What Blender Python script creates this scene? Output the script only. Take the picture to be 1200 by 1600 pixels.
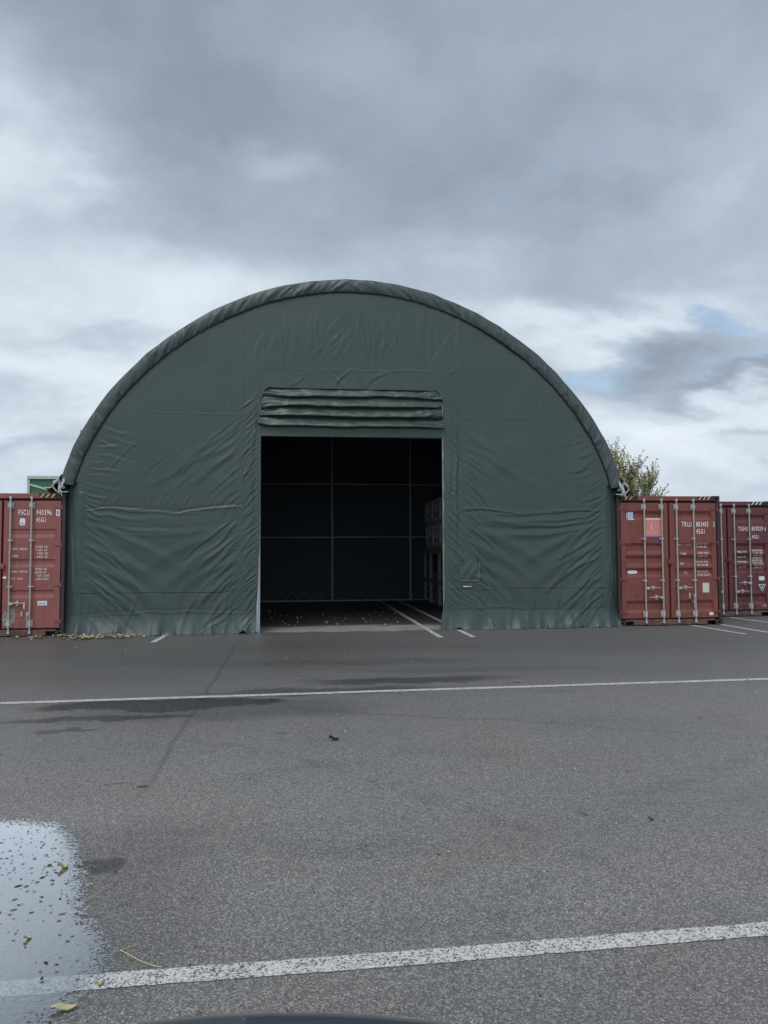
import bpy, bmesh, math, random
import numpy as np
from mathutils import Vector, Matrix, noise
R = math.radians
random.seed(7); rng = np.random.default_rng(11)
SC = bpy.context.scene
for o in list(bpy.data.objects): bpy.data.objects.remove(o)

# ------------------------------------------------------------------ camera
cam = bpy.data.cameras.new('camera'); co = bpy.data.objects.new('camera', cam)
SC.collection.objects.link(co); SC.camera = co
cam.sensor_fit = 'HORIZONTAL'; cam.sensor_width = 36; cam.lens = 1155/1200*36
cam.clip_start = .05; cam.clip_end = 3000
CP = Vector((-1.17989, -15.69227, 1.74192)); yaw, pit, rol = .116538, .0492121, -.00412826
fw = Vector((math.sin(yaw)*math.cos(pit), math.cos(yaw)*math.cos(pit), math.sin(pit)))
rt = Vector((math.cos(yaw), -math.sin(yaw), 0)); up = rt.cross(fw)
r_ = rt*math.cos(rol)+up*math.sin(rol); u_ = -rt*math.sin(rol)+up*math.cos(rol)
M = Matrix((r_, u_, -fw)).transposed().to_4x4(); M.translation = CP; co.matrix_world = M
SC.render.resolution_x = 768; SC.render.resolution_y = 1024

# ------------------------------------------------------------------ node expression helper
class X:
    def __init__(s, nt, v): s.nt, s.v = nt, v
    def _m(s, op, *a):
        n = s.nt.nodes.new('ShaderNodeMath'); n.operation = op
        for i, q in enumerate((s,)+a):
            q = q.v if isinstance(q, X) else q
            if isinstance(q, (int, float)): n.inputs[i].default_value = q
            else: s.nt.links.new(q, n.inputs[i])
        return X(s.nt, n.outputs[0])
    def __add__(s, o): return s._m('ADD', o)
    def __radd__(s, o): return s._m('ADD', o)
    def __sub__(s, o): return s._m('SUBTRACT', o)
    def __rsub__(s, o): return (s*-1)+o
    def __mul__(s, o): return s._m('MULTIPLY', o)
    def __rmul__(s, o): return s._m('MULTIPLY', o)
    def __truediv__(s, o): return s._m('DIVIDE', o)
    def pow(s, o): return s._m('POWER', o)
    def clamp(s): return s._m('MAXIMUM', 0.)._m('MINIMUM', 1.)
    def max(s, o): return s._m('MAXIMUM', o)
    def min(s, o): return s._m('MINIMUM', o)
    def abs(s): return s._m('ABSOLUTE')
    def gauss(s): return (s*-1)._m('EXPONENT')
    def sstep(s, a, b):
        n = s.nt.nodes.new('ShaderNodeMapRange'); n.interpolation_type = 'SMOOTHSTEP'
        s.nt.links.new(s.v, n.inputs[0]); n.inputs[1].default_value = a; n.inputs[2].default_value = b
        return X(s.nt, n.outputs[0])

def node(nt, t, **k):
    n = nt.nodes.new(t)
    for a, b in k.items(): setattr(n, a, b)
    return n
def setin(nt, n, name, v):
    s = n.inputs[name]
    if isinstance(v, X): nt.links.new(v.v, s)
    elif isinstance(v, bpy.types.NodeSocket): nt.links.new(v, s)
    else: s.default_value = (tuple(v)+(1,)) if isinstance(v, (tuple, list)) and len(v) == 3 and s.type == 'RGBA' else v
def noise_n(nt, vec, scale, detail=4, rough=.5, dist=0, out=0):
    n = node(nt, 'ShaderNodeTexNoise')
    if vec is not None: nt.links.new(vec, n.inputs['Vector'])
    n.inputs['Scale'].default_value = scale; n.inputs['Detail'].default_value = detail
    n.inputs['Roughness'].default_value = rough; n.inputs['Distortion'].default_value = dist
    return X(nt, n.outputs[out])
def mixc(nt, f, a, b, mode='MIX'):
    n = node(nt, 'ShaderNodeMix', data_type='RGBA', blend_type=mode)
    for i, q in ((0, f), (6, a), (7, b)):
        if isinstance(q, X): q = q.v
        if isinstance(q, bpy.types.NodeSocket): nt.links.new(q, n.inputs[i])
        else: n.inputs[i].default_value = q if i == 0 else tuple(q)+(1,)
    return n.outputs[2]
def comb(nt, a, b, c):
    n = node(nt, 'ShaderNodeCombineXYZ')
    for i, q in enumerate((a, b, c)):
        if isinstance(q, X): nt.links.new(q.v, n.inputs[i])
        else: n.inputs[i].default_value = q
    return n.outputs[0]
def sep(nt, v):
    n = node(nt, 'ShaderNodeSeparateXYZ'); nt.links.new(v, n.inputs[0])
    return [X(nt, n.outputs[i]) for i in range(3)]

# ------------------------------------------------------------------ world
SUN_EL, SUN_AZ = 52, 205     # azimuth clockwise from +Y: high, behind the camera and a little left
W = bpy.data.worlds.new('World'); SC.world = W; W.use_nodes = True
nt = W.node_tree; nt.nodes.clear()
sky = node(nt, 'ShaderNodeTexSky', sky_type='NISHITA', sun_disc=False)
sky.sun_elevation = R(SUN_EL); sky.sun_rotation = R(SUN_AZ); sky.air_density = 1.2; sky.dust_density = .6
bg1 = node(nt, 'ShaderNodeBackground'); nt.links.new(sky.outputs[0], bg1.inputs[0]); bg1.inputs[1].default_value = .13
tc = node(nt, 'ShaderNodeTexCoord'); dx, dy, dz = sep(nt, tc.outputs['Generated'])
zc = dz.max(0.0)
u = dx*1.25/(zc+.40); v = dy*1.25/(zc+.40)
cv = comb(nt, u, v, 0.)
n1 = noise_n(nt, comb(nt, u*.95, v*.8, 0.), 1.25, 8, .5, .5)
n2 = noise_n(nt, comb(nt, u*1.1+7., v*1.0, 3.), 3.0, 8, .55, .4)
n3 = noise_n(nt, comb(nt, u*1.1+2., v*1.1, 9.), 8., 6, .6, .3)
az = dx._m('ARCTAN2', dy)*57.2958; el = dz._m('ARCSINE')*57.2958
w1 = noise_n(nt, comb(nt, u, v*1.6, 5.), 2.2, 5, .55)-.5
w2 = noise_n(nt, comb(nt, u, v*1.6, 15.), 2.2, 5, .55)-.5
azw = az+w1*22; elw = el+w2*12
def blob(px, py, rx, ry):
    a0 = math.degrees(yaw)+math.degrees(math.atan((px-600)/1155)); e0 = math.degrees(pit+math.atan((800-py)/1155*math.cos(math.atan((px-600)/1155))))
    return (((azw-a0)/(rx/20.)).pow(2)+((elw-e0)/(ry/20.)).pow(2)).gauss()
def sq(x): return x*x
def blob(px, py, rx, ry):
    a0 = math.degrees(yaw)+math.degrees(math.atan((px-600)/1155)); e0 = math.degrees(pit+math.atan((800-py)/1155*math.cos(math.atan((px-600)/1155))))
    A = (azw-a0)*(20./rx); B = (elw-e0)*(20./ry)
    return (sq(A)+sq(B)).gauss()
br = (n1-.5)*1.0+(n2-.5)*.75+(n3-.5)*.36
base = el.sstep(42, 4)*.36+.32
for px, py, rx, ry, k in [(330, 170, 260, 150, -.12), (740, 330, 330, 110, -.12), (10, 210, 90, 110, .30), (120, 470, 260, 70, .20), (60, 590, 150, 40, .18),
                          (40, 680, 110, 18, -.14), (300, 430, 200, 40, .10), (960, 505, 190, 26, .26), (1010, 570, 150, 34, -.26), (1160, 610, 90, 22, -.28), (1080, 680, 220, 36, .18),
                          (1190, 690, 60, 12, -.2), (430, 290, 90, 22, .15), (760, 400, 160, 26, .10), (1180, 210, 100, 150, .12), (600, 30, 300, 60, .03), (960, 130, 160, 60, -.04), (180, 540, 130, 26, -.1)]:
    base = base+blob(px, py, rx, ry)*k
t = (base-.02+br*.42).clamp()
cr = node(nt, 'ShaderNodeValToRGB'); nt.links.new(t.v, cr.inputs[0])
E_ = cr.color_ramp.elements
E_[0].position = 0; E_[0].color = (.175, .225, .275, 1); E_[1].position = 1; E_[1].color = (.86, .92, .98, 1)
for p, c in ((.25, (.266, .322, .396)), (.5, (.415, .490, .585)), (.75, (.66, .74, .82))):
    e = E_.new(p); e.color = c+(1,)
# unseen sky behind the camera, brightened to light the front faces
back = (dy*-.9+dz*.35+dx*-.25).sstep(.0, .95)
bg2 = node(nt, 'ShaderNodeBackground'); nt.links.new(cr.outputs[0], bg2.inputs[0]); nt.links.new((back*.55+1.0).v, bg2.inputs[1])
gap = (blob(900, 565, 50, 22)*.8+blob(1120, 518, 50, 11)*.7+blob(30, 640, 60, 14)*.12+(n2*.6+n3*.4).sstep(.56, .75)*.25+blob(1200, 580, 50, 11)*.6)
mx = node(nt, 'ShaderNodeMixShader'); nt.links.new(gap.clamp().v, mx.inputs[0])
nt.links.new(bg2.outputs[0], mx.inputs[1]); nt.links.new(bg1.outputs[0], mx.inputs[2])
wo = node(nt, 'ShaderNodeOutputWorld'); nt.links.new(mx.outputs[0], wo.inputs[0])

# ------------------------------------------------------------------ sun
sl = bpy.data.lights.new('sun', 'SUN'); sl.energy = 1.5; sl.angle = R(40); sl.color = (1, .965, .92)
so = bpy.data.objects.new('sun', sl); SC.collection.objects.link(so)
sd = Vector((math.sin(R(SUN_AZ))*math.cos(R(SUN_EL)), math.cos(R(SUN_AZ))*math.cos(R(SUN_EL)), math.sin(R(SUN_EL))))
so.rotation_euler = sd.to_track_quat('Z', 'Y').to_euler()
SC.view_settings.view_transform = 'Standard'; SC.view_settings.look = 'None'
SC.view_settings.exposure = 0.09; SC.view_settings.gamma = 1

# ------------------------------------------------------------------ materials
def mat(name, col, rough=.6, metal=0., var=.15, vs=3., bump=0., bs=60., spec=.5, col2=None, f2=(.55, .7), s2=2., stretch=(1, 1, 1), coat=0.):
    m = bpy.data.materials.new(name); m.use_nodes = True; nt = m.node_tree
    b = nt.nodes['Principled BSDF']; tc = node(nt, 'ShaderNodeTexCoord'); mp = node(nt, 'ShaderNodeMapping')
    nt.links.new(tc.outputs['Object'], mp.inputs[0]); mp.inputs['Scale'].default_value = stretch
    oi = node(nt, 'ShaderNodeObjectInfo')
    n = noise_n(nt, mp.outputs[0], vs, 7, .6)
    k = (n-.5)*(2*var)+1.
    c = mixc(nt, 1., col, comb(nt, k, k, k), 'MULTIPLY')
    if col2:
        q = noise_n(nt, mp.outputs[0], s2, 9, .65, .4).sstep(*f2)
        c = mixc(nt, q, c, col2)
    setin(nt, b, 'Base Color', c); setin(nt, b, 'Roughness', (noise_n(nt, mp.outputs[0], vs*2.3, 4)-.5)*.25+rough)
    b.inputs['Metallic'].default_value = metal; b.inputs['Specular IOR Level'].default_value = spec
    b.inputs['Coat Weight'].default_value = coat
    if bump:
        bn = node(nt, 'ShaderNodeBump'); bn.inputs['Strength'].default_value = bump; bn.inputs['Distance'].default_value = .01
        nt.links.new(noise_n(nt, mp.outputs[0], bs, 4).v, bn.inputs['Height']); nt.links.new(bn.outputs[0], b.inputs['Normal'])
    return m

TG = (.043, .065, .060)
M_tent = mat('green_tarpaulin', TG, .42, var=.10, vs=1.2, bump=.35, bs=14, spec=.45, col2=(.054, .080, .072), f2=(.5, .8), s2=.7)
M_hem = mat('green_tarpaulin_hem', (.052, .071, .069), .42, var=.12, vs=2.5, bump=.4, bs=9, spec=.5)
M_roll = mat('green_tarpaulin_roll', (.034, .058, .047), .38, var=.1, vs=3, bump=.3, bs=12, spec=.5)
M_inner = mat('dark_inner_tarpaulin', (.030, .052, .062), .7, var=.1)
M_seam = mat('welded_seam', (.066, .092, .082), .5, var=.1, vs=6)
M_galv = mat('galvanised_steel', (.42, .44, .45), .42, metal=.7, var=.2, vs=12)
M_frame = mat('dull_steel_frame', (.45, .47, .50), .5, metal=.4, var=.25, vs=8)
M_rope = mat('dark_cord', (.012, .016, .016), .8)
M_white = mat('white_strap', (.62, .64, .64), .7, var=.2, vs=9)
M_black = mat('black_rubber', (.012, .012, .015), .6, var=.3)
M_dark = mat('dark_frame_paint', (.035, .02, .024), .6, var=.4, vs=6, col2=(.08, .04, .035), f2=(.55, .75))
def cont_paint(name, c, rust, f2):
    m = mat(name, c, .55, var=.22, vs=2.2, bump=.25, bs=25, col2=rust, f2=f2, s2=3.2, stretch=(1.4, 1.4, .55), spec=.4)
    nt = m.node_tree; b = nt.nodes['Principled BSDF']; src = b.inputs['Base Color'].links[0].from_socket
    tc = node(nt, 'ShaderNodeTexCoord'); x, y, z = sep(nt, tc.outputs['Object'])
    runs = noise_n(nt, comb(nt, x*14., y*14., z*.9), 1., 5, .65).sstep(.52, .72)
    spots = noise_n(nt, tc.outputs['Object'], 28, 3, .7).sstep(.66, .72)
    pale = noise_n(nt, comb(nt, x*5.+9., y*5., z*3.), 1., 6, .7).sstep(.58, .75)
    c1 = mixc(nt, runs*.45, src, (c[0]*.45, c[1]*.55, c[2]*.5)); c2 = mixc(nt, pale*.30, c1, (c[0]*1.35+.03, c[1]*1.7+.03, c[2]*1.7+.03))
    setin(nt, b, 'Base Color', mixc(nt, spots*.7, c2, (.05, .028, .022)))
    return m
M_cL = cont_paint('faded_red_container_paint', (.255, .086, .076), (.16, .066, .052), (.56, .78))
M_cR = cont_paint('brick_red_container_paint', (.192, .058, .046), (.12, .048, .036), (.52, .75))
M_cT = cont_paint('maroon_container_paint', (.125, .038, .042), (.065, .03, .028), (.50, .68))
M_rust = mat('rusty_sill', (.15, .075, .065), .8, var=.35, vs=8, col2=(.07, .04, .032), f2=(.45, .65), s2=6)
M_bar = mat('grey_lock_bar', (.40, .385, .37), .5, metal=.3, var=.2, vs=14, col2=(.20, .13, .10), f2=(.62, .74), s2=11)
M_cam = mat('pale_lock_cam', (.42, .44, .42), .55, metal=.2, var=.3, vs=20, col2=(.12, .09, .07), f2=(.58, .7), s2=22)
def worn_white(name, col, under, f2=(.50, .62), s=35):
    return mat(name, col, .6, var=.08, vs=20, col2=under, f2=f2, s2=s)
M_id = mat('white_stencil', (.84, .84, .82), .6, var=.05)
M_txt = worn_white('white_lettering', (.84, .84, .82), (.6, .4, .4), (.72, .9), 25)
M_txtR = worn_white('chipped_white_lettering', (.72, .68, .66), (.40, .2, .19), (.60, .75), 22)
M_txtT = worn_white('faded_white_lettering', (.62, .6, .6), (.125, .033, .042), (.56, .70), 22)
M_yel = mat('yellow_marking', (.50, .34, .13), .6, var=.3, vs=20, col2=(.2, .1, .06), f2=(.5, .65), s2=25)
M_stk = mat('pale_sticker', (.66, .70, .72), .5, var=.1, vs=30)
M_cream = mat('cream_paper', (.55, .56, .45), .6, var=.12, vs=20)
M_salmon = mat('salmon_placard', (.58, .21, .185), .5, var=.12, vs=14)
M_blue = mat('blue_strip', (.06, .06, .20), .5)
M_ltblue = mat('light_blue_sticker', (.36, .47, .56), .5, var=.1)
M_pinkpaint = mat('pink_chalk', (.45, .05, .07), .7, var=.3, vs=30, col2=(.19, .05, .045), f2=(.5, .6), s2=30)

# ------------------------------------------------------------------ mesh helpers
def link(name, me, m=None, parent=None, smooth=False):
    o = bpy.data.objects.new(name, me); SC.collection.objects.link(o)
    if m: me.materials.append(m)
    if parent: o.parent = parent
    if smooth: me.polygons.foreach_set('use_smooth', [True]*len(me.polygons))
    return o
def tag(o, label=None, cat=None, group=None, kind=None):
    if label: o['label'] = label
    if cat: o['category'] = cat
    if group: o['group'] = group
    if kind: o['kind'] = kind
    return o
def empty(name, loc=(0, 0, 0), rz=0, **k):
    o = bpy.data.objects.new(name, None); SC.collection.objects.link(o); o.location = loc; o.rotation_euler.z = rz
    o.empty_display_size = .3
    return tag(o, **k)
class MB:
    def __init__(s): s.v = []; s.f = []; s.sm = []
    def add(s, vs, fs, smooth=False):
        b = len(s.v); s.v += [tuple(q) for q in vs]; s.f += [[i+b for i in q] for q in fs]; s.sm += [smooth]*len(fs); return s
    def box(s, x0, x1, y0, y1, z0, z1):
        v = [(x, y, z) for x in (x0, x1) for y in (y0, y1) for z in (z0, z1)]
        return s.add(v, [(0, 1, 3, 2), (4, 6, 7, 5), (0, 4, 5, 1), (2, 3, 7, 6), (0, 2, 6, 4), (1, 5, 7, 3)])
    def tube(s, pts, r, n=8, cap=True):
        pts = [Vector(p) for p in pts]; rs = r if isinstance(r, (list, tuple)) else [r]*len(pts)
        vs = []; fs = []; prev = None
        for i, p in enumerate(pts):
            d = (pts[min(i+1, len(pts)-1)]-pts[max(i-1, 0)]).normalized()
            a = (prev-d*prev.dot(d)) if prev is not None else d.cross(Vector((0, 0, 1)) if abs(d.z) < .9 else Vector((1, 0, 0)))
            a.normalize(); prev = a; b = d.cross(a)
            for k in range(n):
                t = 2*math.pi*k/n; vs.append(p+(a*math.cos(t)+b*math.sin(t))*rs[i])
        for i in range(len(pts)-1):
            for k in range(n): fs.append((i*n+k, i*n+(k+1) % n, (i+1)*n+(k+1) % n, (i+1)*n+k))
        s.add(vs, fs, True)
        if cap: s.add([vs[k] for k in range(n)], [list(range(n))[::-1]]); s.add(vs[-n:], [list(range(n))])
        return s
    def grid(s, P, smooth=True):
        P = np.asarray(P); a, b = P.shape[:2]
        idx = np.arange(a*b).reshape(a, b)
        f = np.stack([idx[:-1, :-1], idx[:-1, 1:], idx[1:, 1:], idx[1:, :-1]], -1).reshape(-1, 4)
        return s.add(P.reshape(-1, 3).tolist(), f.tolist(), smooth)
    def prism(s, poly, y0, y1):   # polygon in xz, extruded along y
        n = len(poly); vs = [(x, y0, z) for x, z in poly]+[(x, y1, z) for x, z in poly]
        fs = [list(range(n)), list(range(2*n-1, n-1, -1))]+[(i, i+n, (i+1) % n+n, (i+1) % n) for i in range(n)]
        return s.add(vs, fs)
    def build(s, name, m, parent=None, bevel=0):
        me = bpy.data.meshes.new(name); me.from_pydata(s.v, [], s.f); me.polygons.foreach_set('use_smooth', s.sm)
        if bevel:
            bm = bmesh.new(); bm.from_mesh(me)
            bmesh.ops.bevel(bm, geom=[e for e in bm.edges if len(e.link_faces) == 2 and e.calc_face_angle(0) > .6], offset=bevel, segments=1, affect='EDGES')
            bm.to_mesh(me); bm.free()
        me.update(); return link(name, me, m, parent)

def grid_mesh(name, P, keep, m, parent):
    """P (a,b,3) array, keep (a-1,b-1) face mask -> smooth mesh"""
    a, b = P.shape[:2]; idx = np.arange(a*b).reshape(a, b)
    f = np.stack([idx[:-1, :-1], idx[:-1, 1:], idx[1:, 1:], idx[1:, :-1]], -1)[keep]
    used = np.unique(f); rem = -np.ones(a*b, int); rem[used] = np.arange(len(used))
    me = bpy.data.meshes.new(name); me.vertices.add(len(used)); me.vertices.foreach_set('co', P.reshape(-1, 3)[used].astype(np.float32).ravel())
    f = rem[f]; n = len(f); me.loops.add(4*n); me.loops.foreach_set('vertex_index', f.ravel().astype(np.int32))
    me.polygons.add(n); me.polygons.foreach_set('loop_start', np.arange(0, 4*n, 4, dtype=np.int32)); me.polygons.foreach_set('loop_total', np.full(n, 4, np.int32))
    me.update(calc_edges=True); me.polygons.foreach_set('use_smooth', np.ones(n, bool)); me.validate()
    return link(name, me, m, parent)

# ------------------------------------------------------------------ ground
def ground_material():
    m = bpy.data.materials.new('worn_asphalt'); m.use_nodes = True; nt = m.node_tree; b = nt.nodes['Principled BSDF']
    tc = node(nt, 'ShaderNodeTexCoord'); P = tc.outputs['Object']; x, y, z = sep(nt, P)
    wa = noise_n(nt, P, 1.3, 6, .6)-.5; wb = noise_n(nt, comb(nt, x+31., y, 4.), 1.3, 6, .6)-.5
    xw = x+wa*.9; yw = y+wb*.9
    def ell(cx, cy, rx, ry, soft=1.):
        A = (xw-cx)*(1./rx); B = (yw-cy)*(1./ry); return (sq(A)+sq(B)).sstep(1+soft*.6, max(.02, 1-soft*.6))
    vor = node(nt, 'ShaderNodeTexVoronoi'); nt.links.new(P, vor.inputs['Vector']); vor.inputs['Scale'].default_value = 125
    sc = node(nt, 'ShaderNodeSeparateColor'); nt.links.new(vor.outputs['Color'], sc.inputs[0]); rnd = X(nt, sc.outputs[0]); rnd2 = X(nt, sc.outputs[1])
    dist = X(nt, vor.outputs['Distance'])
    fine = noise_n(nt, P, 300, 3, .75); mid = noise_n(nt, P, 22, 5, .65); big = noise_n(nt, P, .55, 5, .6, .5); huge = noise_n(nt, comb(nt, x*.5, y*1.6, 0.), .35, 4, .55)
    stone = rnd.pow(2.2)*(1.25-dist*.55)
    val = stone*1.05+fine*1.55-.22+(noise_n(nt, P, 110, 2, .5)-.5)*.9+.05
    val = val*(mid*.5+.75)*(big*.45+.78)*(huge*.4+.8)
    val = val+rnd2.sstep(.94, .97)*dist.sstep(.6, .1)*1.9       # pale chips
    c1 = mixc(nt, big.sstep(.42, .62), (.252, .230, .217), (.216, .222, .206))   # brownish to greenish grey
    col = mixc(nt, 1., c1, comb(nt, val, val, val), 'MULTIPLY')
    far = (y+8.5).sstep(-2.0, 6.0)*.60  # shade near the tent, put into the asphalt colour
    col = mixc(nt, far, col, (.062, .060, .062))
    # trodden pale dust strip at the doorway, kept dry by the roof
    dust = ell(.1, .55, 2.9, .62, .8)*noise_n(nt, comb(nt, x*.7, y*2.5, 0.), 3., 6, .65).sstep(.25, .6)
    col = mixc(nt, dust*.85, col, (.46, .45, .42))
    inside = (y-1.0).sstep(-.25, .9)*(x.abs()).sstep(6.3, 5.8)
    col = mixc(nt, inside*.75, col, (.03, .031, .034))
    # damp stains round the far line and in front of the doorway, dark reflection painted beside the puddle, tar seam
    wet_refl = (ell(-2.75, -7.05, 1.3, .30)*1.15+ell(-3.3, -7.7, 1.0, .13, 1.)*.6+ell(-2.0, -7.45, 1.5, .5, 1.3)*.42+ell(.25, -5.9, 1.25, .28, 1.3)*.8+ell(-.9, -6.5, 1.4, .22, 1.2)*.6+ell(-3.4, -8.15, .3, .06)*.6+ell(1.5, -5.2, 1.6, .25, 1.4)*.25+ell(-.6, -4.3, 2.4, .3, 1.4)*.22
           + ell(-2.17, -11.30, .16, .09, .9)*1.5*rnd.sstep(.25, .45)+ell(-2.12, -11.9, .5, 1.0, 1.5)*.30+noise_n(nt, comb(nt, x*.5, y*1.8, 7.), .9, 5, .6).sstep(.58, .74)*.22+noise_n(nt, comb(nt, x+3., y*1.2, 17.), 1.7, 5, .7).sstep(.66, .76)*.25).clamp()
    wet_refl = (wet_refl*(mid*.7+.65)).clamp()
    col = mixc(nt, wet_refl*.76, col, (.022, .025, .025))
    seam = ((x+2.28+(noise_n(nt, P, 1.2, 3)-.5)*.12).abs()).sstep(.035, .008)*y.sstep(-.9, -1.5)*(mid).sstep(.3, .5)
    col = mixc(nt, seam*y.sstep(-11.2, -9.)*.36, col, (.03, .03, .03))
    crack = ((y+7.9+(x+.2)*.42+(noise_n(nt, P, .8, 4)-.5)*.5).abs()).sstep(.05, .01)*x.sstep(-1.6, -.6)*x.sstep(4., 1.)
    col = mixc(nt, crack*.25, col, (.03, .03, .03))
    # sheen painted into the asphalt colour as paler patches
    sheen = (ell(1.9, -10.6, .5, .7)*.5+ell(2.1, -9.4, .6, .2)*.35).clamp()
    col = mixc(nt, sheen*.35, col, (.19, .20, .20))
    arcs = ((((sq(x-6.)+sq(y+17.)).pow(.5)-7.9+(wa*.12)).abs()).sstep(.16, .03)+(((sq(x+7.)+sq(y+15.5)).pow(.5)-8.4+(wb*.1)).abs()).sstep(.14, .03))*noise_n(nt, P, 3., 5, .7).sstep(.45, .65)
    col = mixc(nt, arcs.clamp()*.28, col, (.06, .06, .06))
    oil = noise_n(nt, comb(nt, x, y, 41.), 2.6, 3, .5).sstep(.74, .79)
    col = mixc(nt, oil*.45, col, (.04, .038, .04))
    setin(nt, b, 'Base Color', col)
    damp = ((x+3.4)*.45+(y+11.)*-.10).sstep(1.6, -.6)             # damper towards the puddle
    rg = (.60+(fine-.5)*.3+(huge-.5)*.5-wet_refl*.25-damp*.22).max(.2)
    setin(nt, b, 'Roughness', rg)
    val = val.clamp(); b.inputs['Specular IOR Level'].default_value = .5
    bn = node(nt, 'ShaderNodeBump'); bn.inputs['Strength'].default_value = .8; bn.inputs['Distance'].default_value = .006
    h = (1.-dist)*.8*rnd+fine*.5+mid*.3
    nt.links.new(h.v, bn.inputs['Height']); nt.links.new(bn.outputs[0], b.inputs['Normal'])
    return m
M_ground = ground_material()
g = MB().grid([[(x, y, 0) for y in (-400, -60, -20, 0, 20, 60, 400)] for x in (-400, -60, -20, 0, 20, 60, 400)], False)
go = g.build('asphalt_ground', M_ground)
go.data.flip_normals() if go.data.polygons[0].normal.z < 0 else None
tag(go, 'worn damp grey asphalt yard', None, None, 'structure')

def line_material():
    m = bpy.data.materials.new('worn_line_paint'); m.use_nodes = True; nt = m.node_tree; b = nt.nodes['Principled BSDF']
    tc = node(nt, 'ShaderNodeTexCoord'); P = tc.outputs['Object']
    vor = node(nt, 'ShaderNodeTexVoronoi'); nt.links.new(P, vor.inputs['Vector']); vor.inputs['Scale'].default_value = 130
    sc = node(nt, 'ShaderNodeSeparateColor'); nt.links.new(vor.outputs['Color'], sc.inputs[0]); rnd = X(nt, sc.outputs[0])
    fine = noise_n(nt, P, 190, 3, .75); mid = noise_n(nt, P, 9, 5, .65)
    k = (rnd*.5+fine*.8+.32)*(mid*.5+.75)
    c = mixc(nt, 1., (.60, .60, .58), comb(nt, k, k, k), 'MULTIPLY')
    x, y, z = sep(nt, P)
    d = mixc(nt, (rnd*.45+fine*.55+mid*.35).sstep(.60, .52), c, (.17, .17, .17))
    setin(nt, b, 'Base Color', d)
    b.inputs['Roughness'].default_value = .7
    bn = node(nt, 'ShaderNodeBump'); bn.inputs['Strength'].default_value = .7; bn.inputs['Distance'].default_value = .005
    nt.links.new((rnd*.8+fine*.5).v, bn.inputs['Height']); nt.links.new(bn.outputs[0], b.inputs['Normal'])
    # paint is missing where it has worn through
    hole = (noise_n(nt, P, 85, 3, .8)*.55+rnd*.3+mid*.25-(noise_n(nt, P, 2.2, 4, .6)-.5)*.22).sstep(.43, .36)
    tr = node(nt, 'ShaderNodeBsdfTransparent'); mxs = node(nt, 'ShaderNodeMixShader'); nt.links.new(hole.v, mxs.inputs[0])
    nt.links.new(b.outputs[0], mxs.inputs[1]); nt.links.new(tr.outputs[0], mxs.inputs[2]); nt.links.new(mxs.outputs[0], nt.nodes['Material Output'].inputs[0])
    return m
M_line = line_material()
def stripe(p, q, w, name='painted_line', label=None):
    p = Vector(p); q = Vector(q); d = (q-p).normalized(); n = Vector((-d.y, d.x)); L = (q-p).length; N = max(2, int(L/.04))
    pts = []
    for i in range(N+1):
        c = p+d*(L*i/N); e1 = noise.noise(Vector((c.x*14, c.y*14, 1)))*.006; e2 = noise.noise(Vector((c.x*14, c.y*14, 9)))*.006
        e3 = noise.noise(Vector((c.x*.8, c.y*.8, 3)))*.012
        pts.append([tuple(c+n*(w/2+e1+e3))+(.004,), tuple(c-n*(w/2+e2-e3))+(.004,)])
    o = MB().grid(pts, False).build(name, M_line)
    if o.data.polygons[0].normal.z < 0: o.data.flip_normals()
    return tag(o, label, None, None, 'structure')
stripe((-7, -12.60), (4, -12.41), .112, label='worn white painted line nearest the camera')
stripe((-10, -6.89), (16, -6.22), .12, label='long white painted line halfway to the tent')
stripe((1.60, -1.42), (1.53, 9.0), .105, label='white bay line running into the doorway')
stripe((2.24, -1.45), (2.17, 9.0), .105, label='white bay line beside the right door jamb')
stripe((-3.87, -1.34), (-3.80, .3), .105, label='short white bay line at the foot of the left tent wall')
stripe((7.71, -1.76), (7.55, .0), .105, label='white bay line before the right container')
stripe((8.36, -1.72), (8.20, 1.6), .105, label='white bay line at the right container corner')
stripe((9.6, .2), (9.45, 1.6), .105, label='faint bay line before the maroon container')
def pud(n=160):
    cx, cy = -3.35, -12.0; pts = []
    ctrl = [(-3.2, -10.62), (-2.85, -10.66), (-2.60, -10.80), (-2.45, -11.05), (-2.38, -11.3), (-2.30, -11.5), (-2.24, -11.8), (-2.12, -12.05), (-1.99, -12.3), (-2.0, -12.5), (-2.06, -12.75), (-2.2, -13.1), (-2.6, -13.5), (-3.4, -13.7), (-4.3, -13.2), (-4.8, -12.3), (-4.4, -11.2), (-3.7, -10.7)]
    K = len(ctrl)
    for i in range(n):
        t = i/n*K; k = int(t); f = t-k; a, b_, c, d = [Vector(ctrl[(k+j) % K]) for j in (-1, 0, 1, 2)]
        p = .5*((2*b_)+(c-a)*f+(2*a-5*b_+4*c-d)*f*f+(3*b_-a-3*c+d)*f**3)
        w = noise.noise(Vector((p.x*9, p.y*9, 0)))*.03+noise.noise(Vector((p.x*30, p.y*30, 5)))*.012
        e = (p-Vector((cx, cy))).normalized(); pts.append(p+e*w)
    return pts, Vector((cx, cy))
pp, pc = pud()
mb = MB(); rings = [1.06, 1.03, 1.0, .965, .93, .87, .78, .6, .3]
V = []; 
for r in rings: V += [tuple(pc+(p-pc)*r)+(.0065,) for p in pp]
n_ = len(pp); F = [(i*n_+k, i*n_+(k+1) % n_, (i+1)*n_+(k+1) % n_, (i+1)*n_+k) for i in range(len(rings)-1) for k in range(n_)]
V.append(tuple(pc)+(.0065,)); F += [((len(rings)-1)*n_+k, (len(rings)-1)*n_+(k+1) % n_, len(V)-1) for k in range(n_)]
mb.add(V, F, False)
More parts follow.
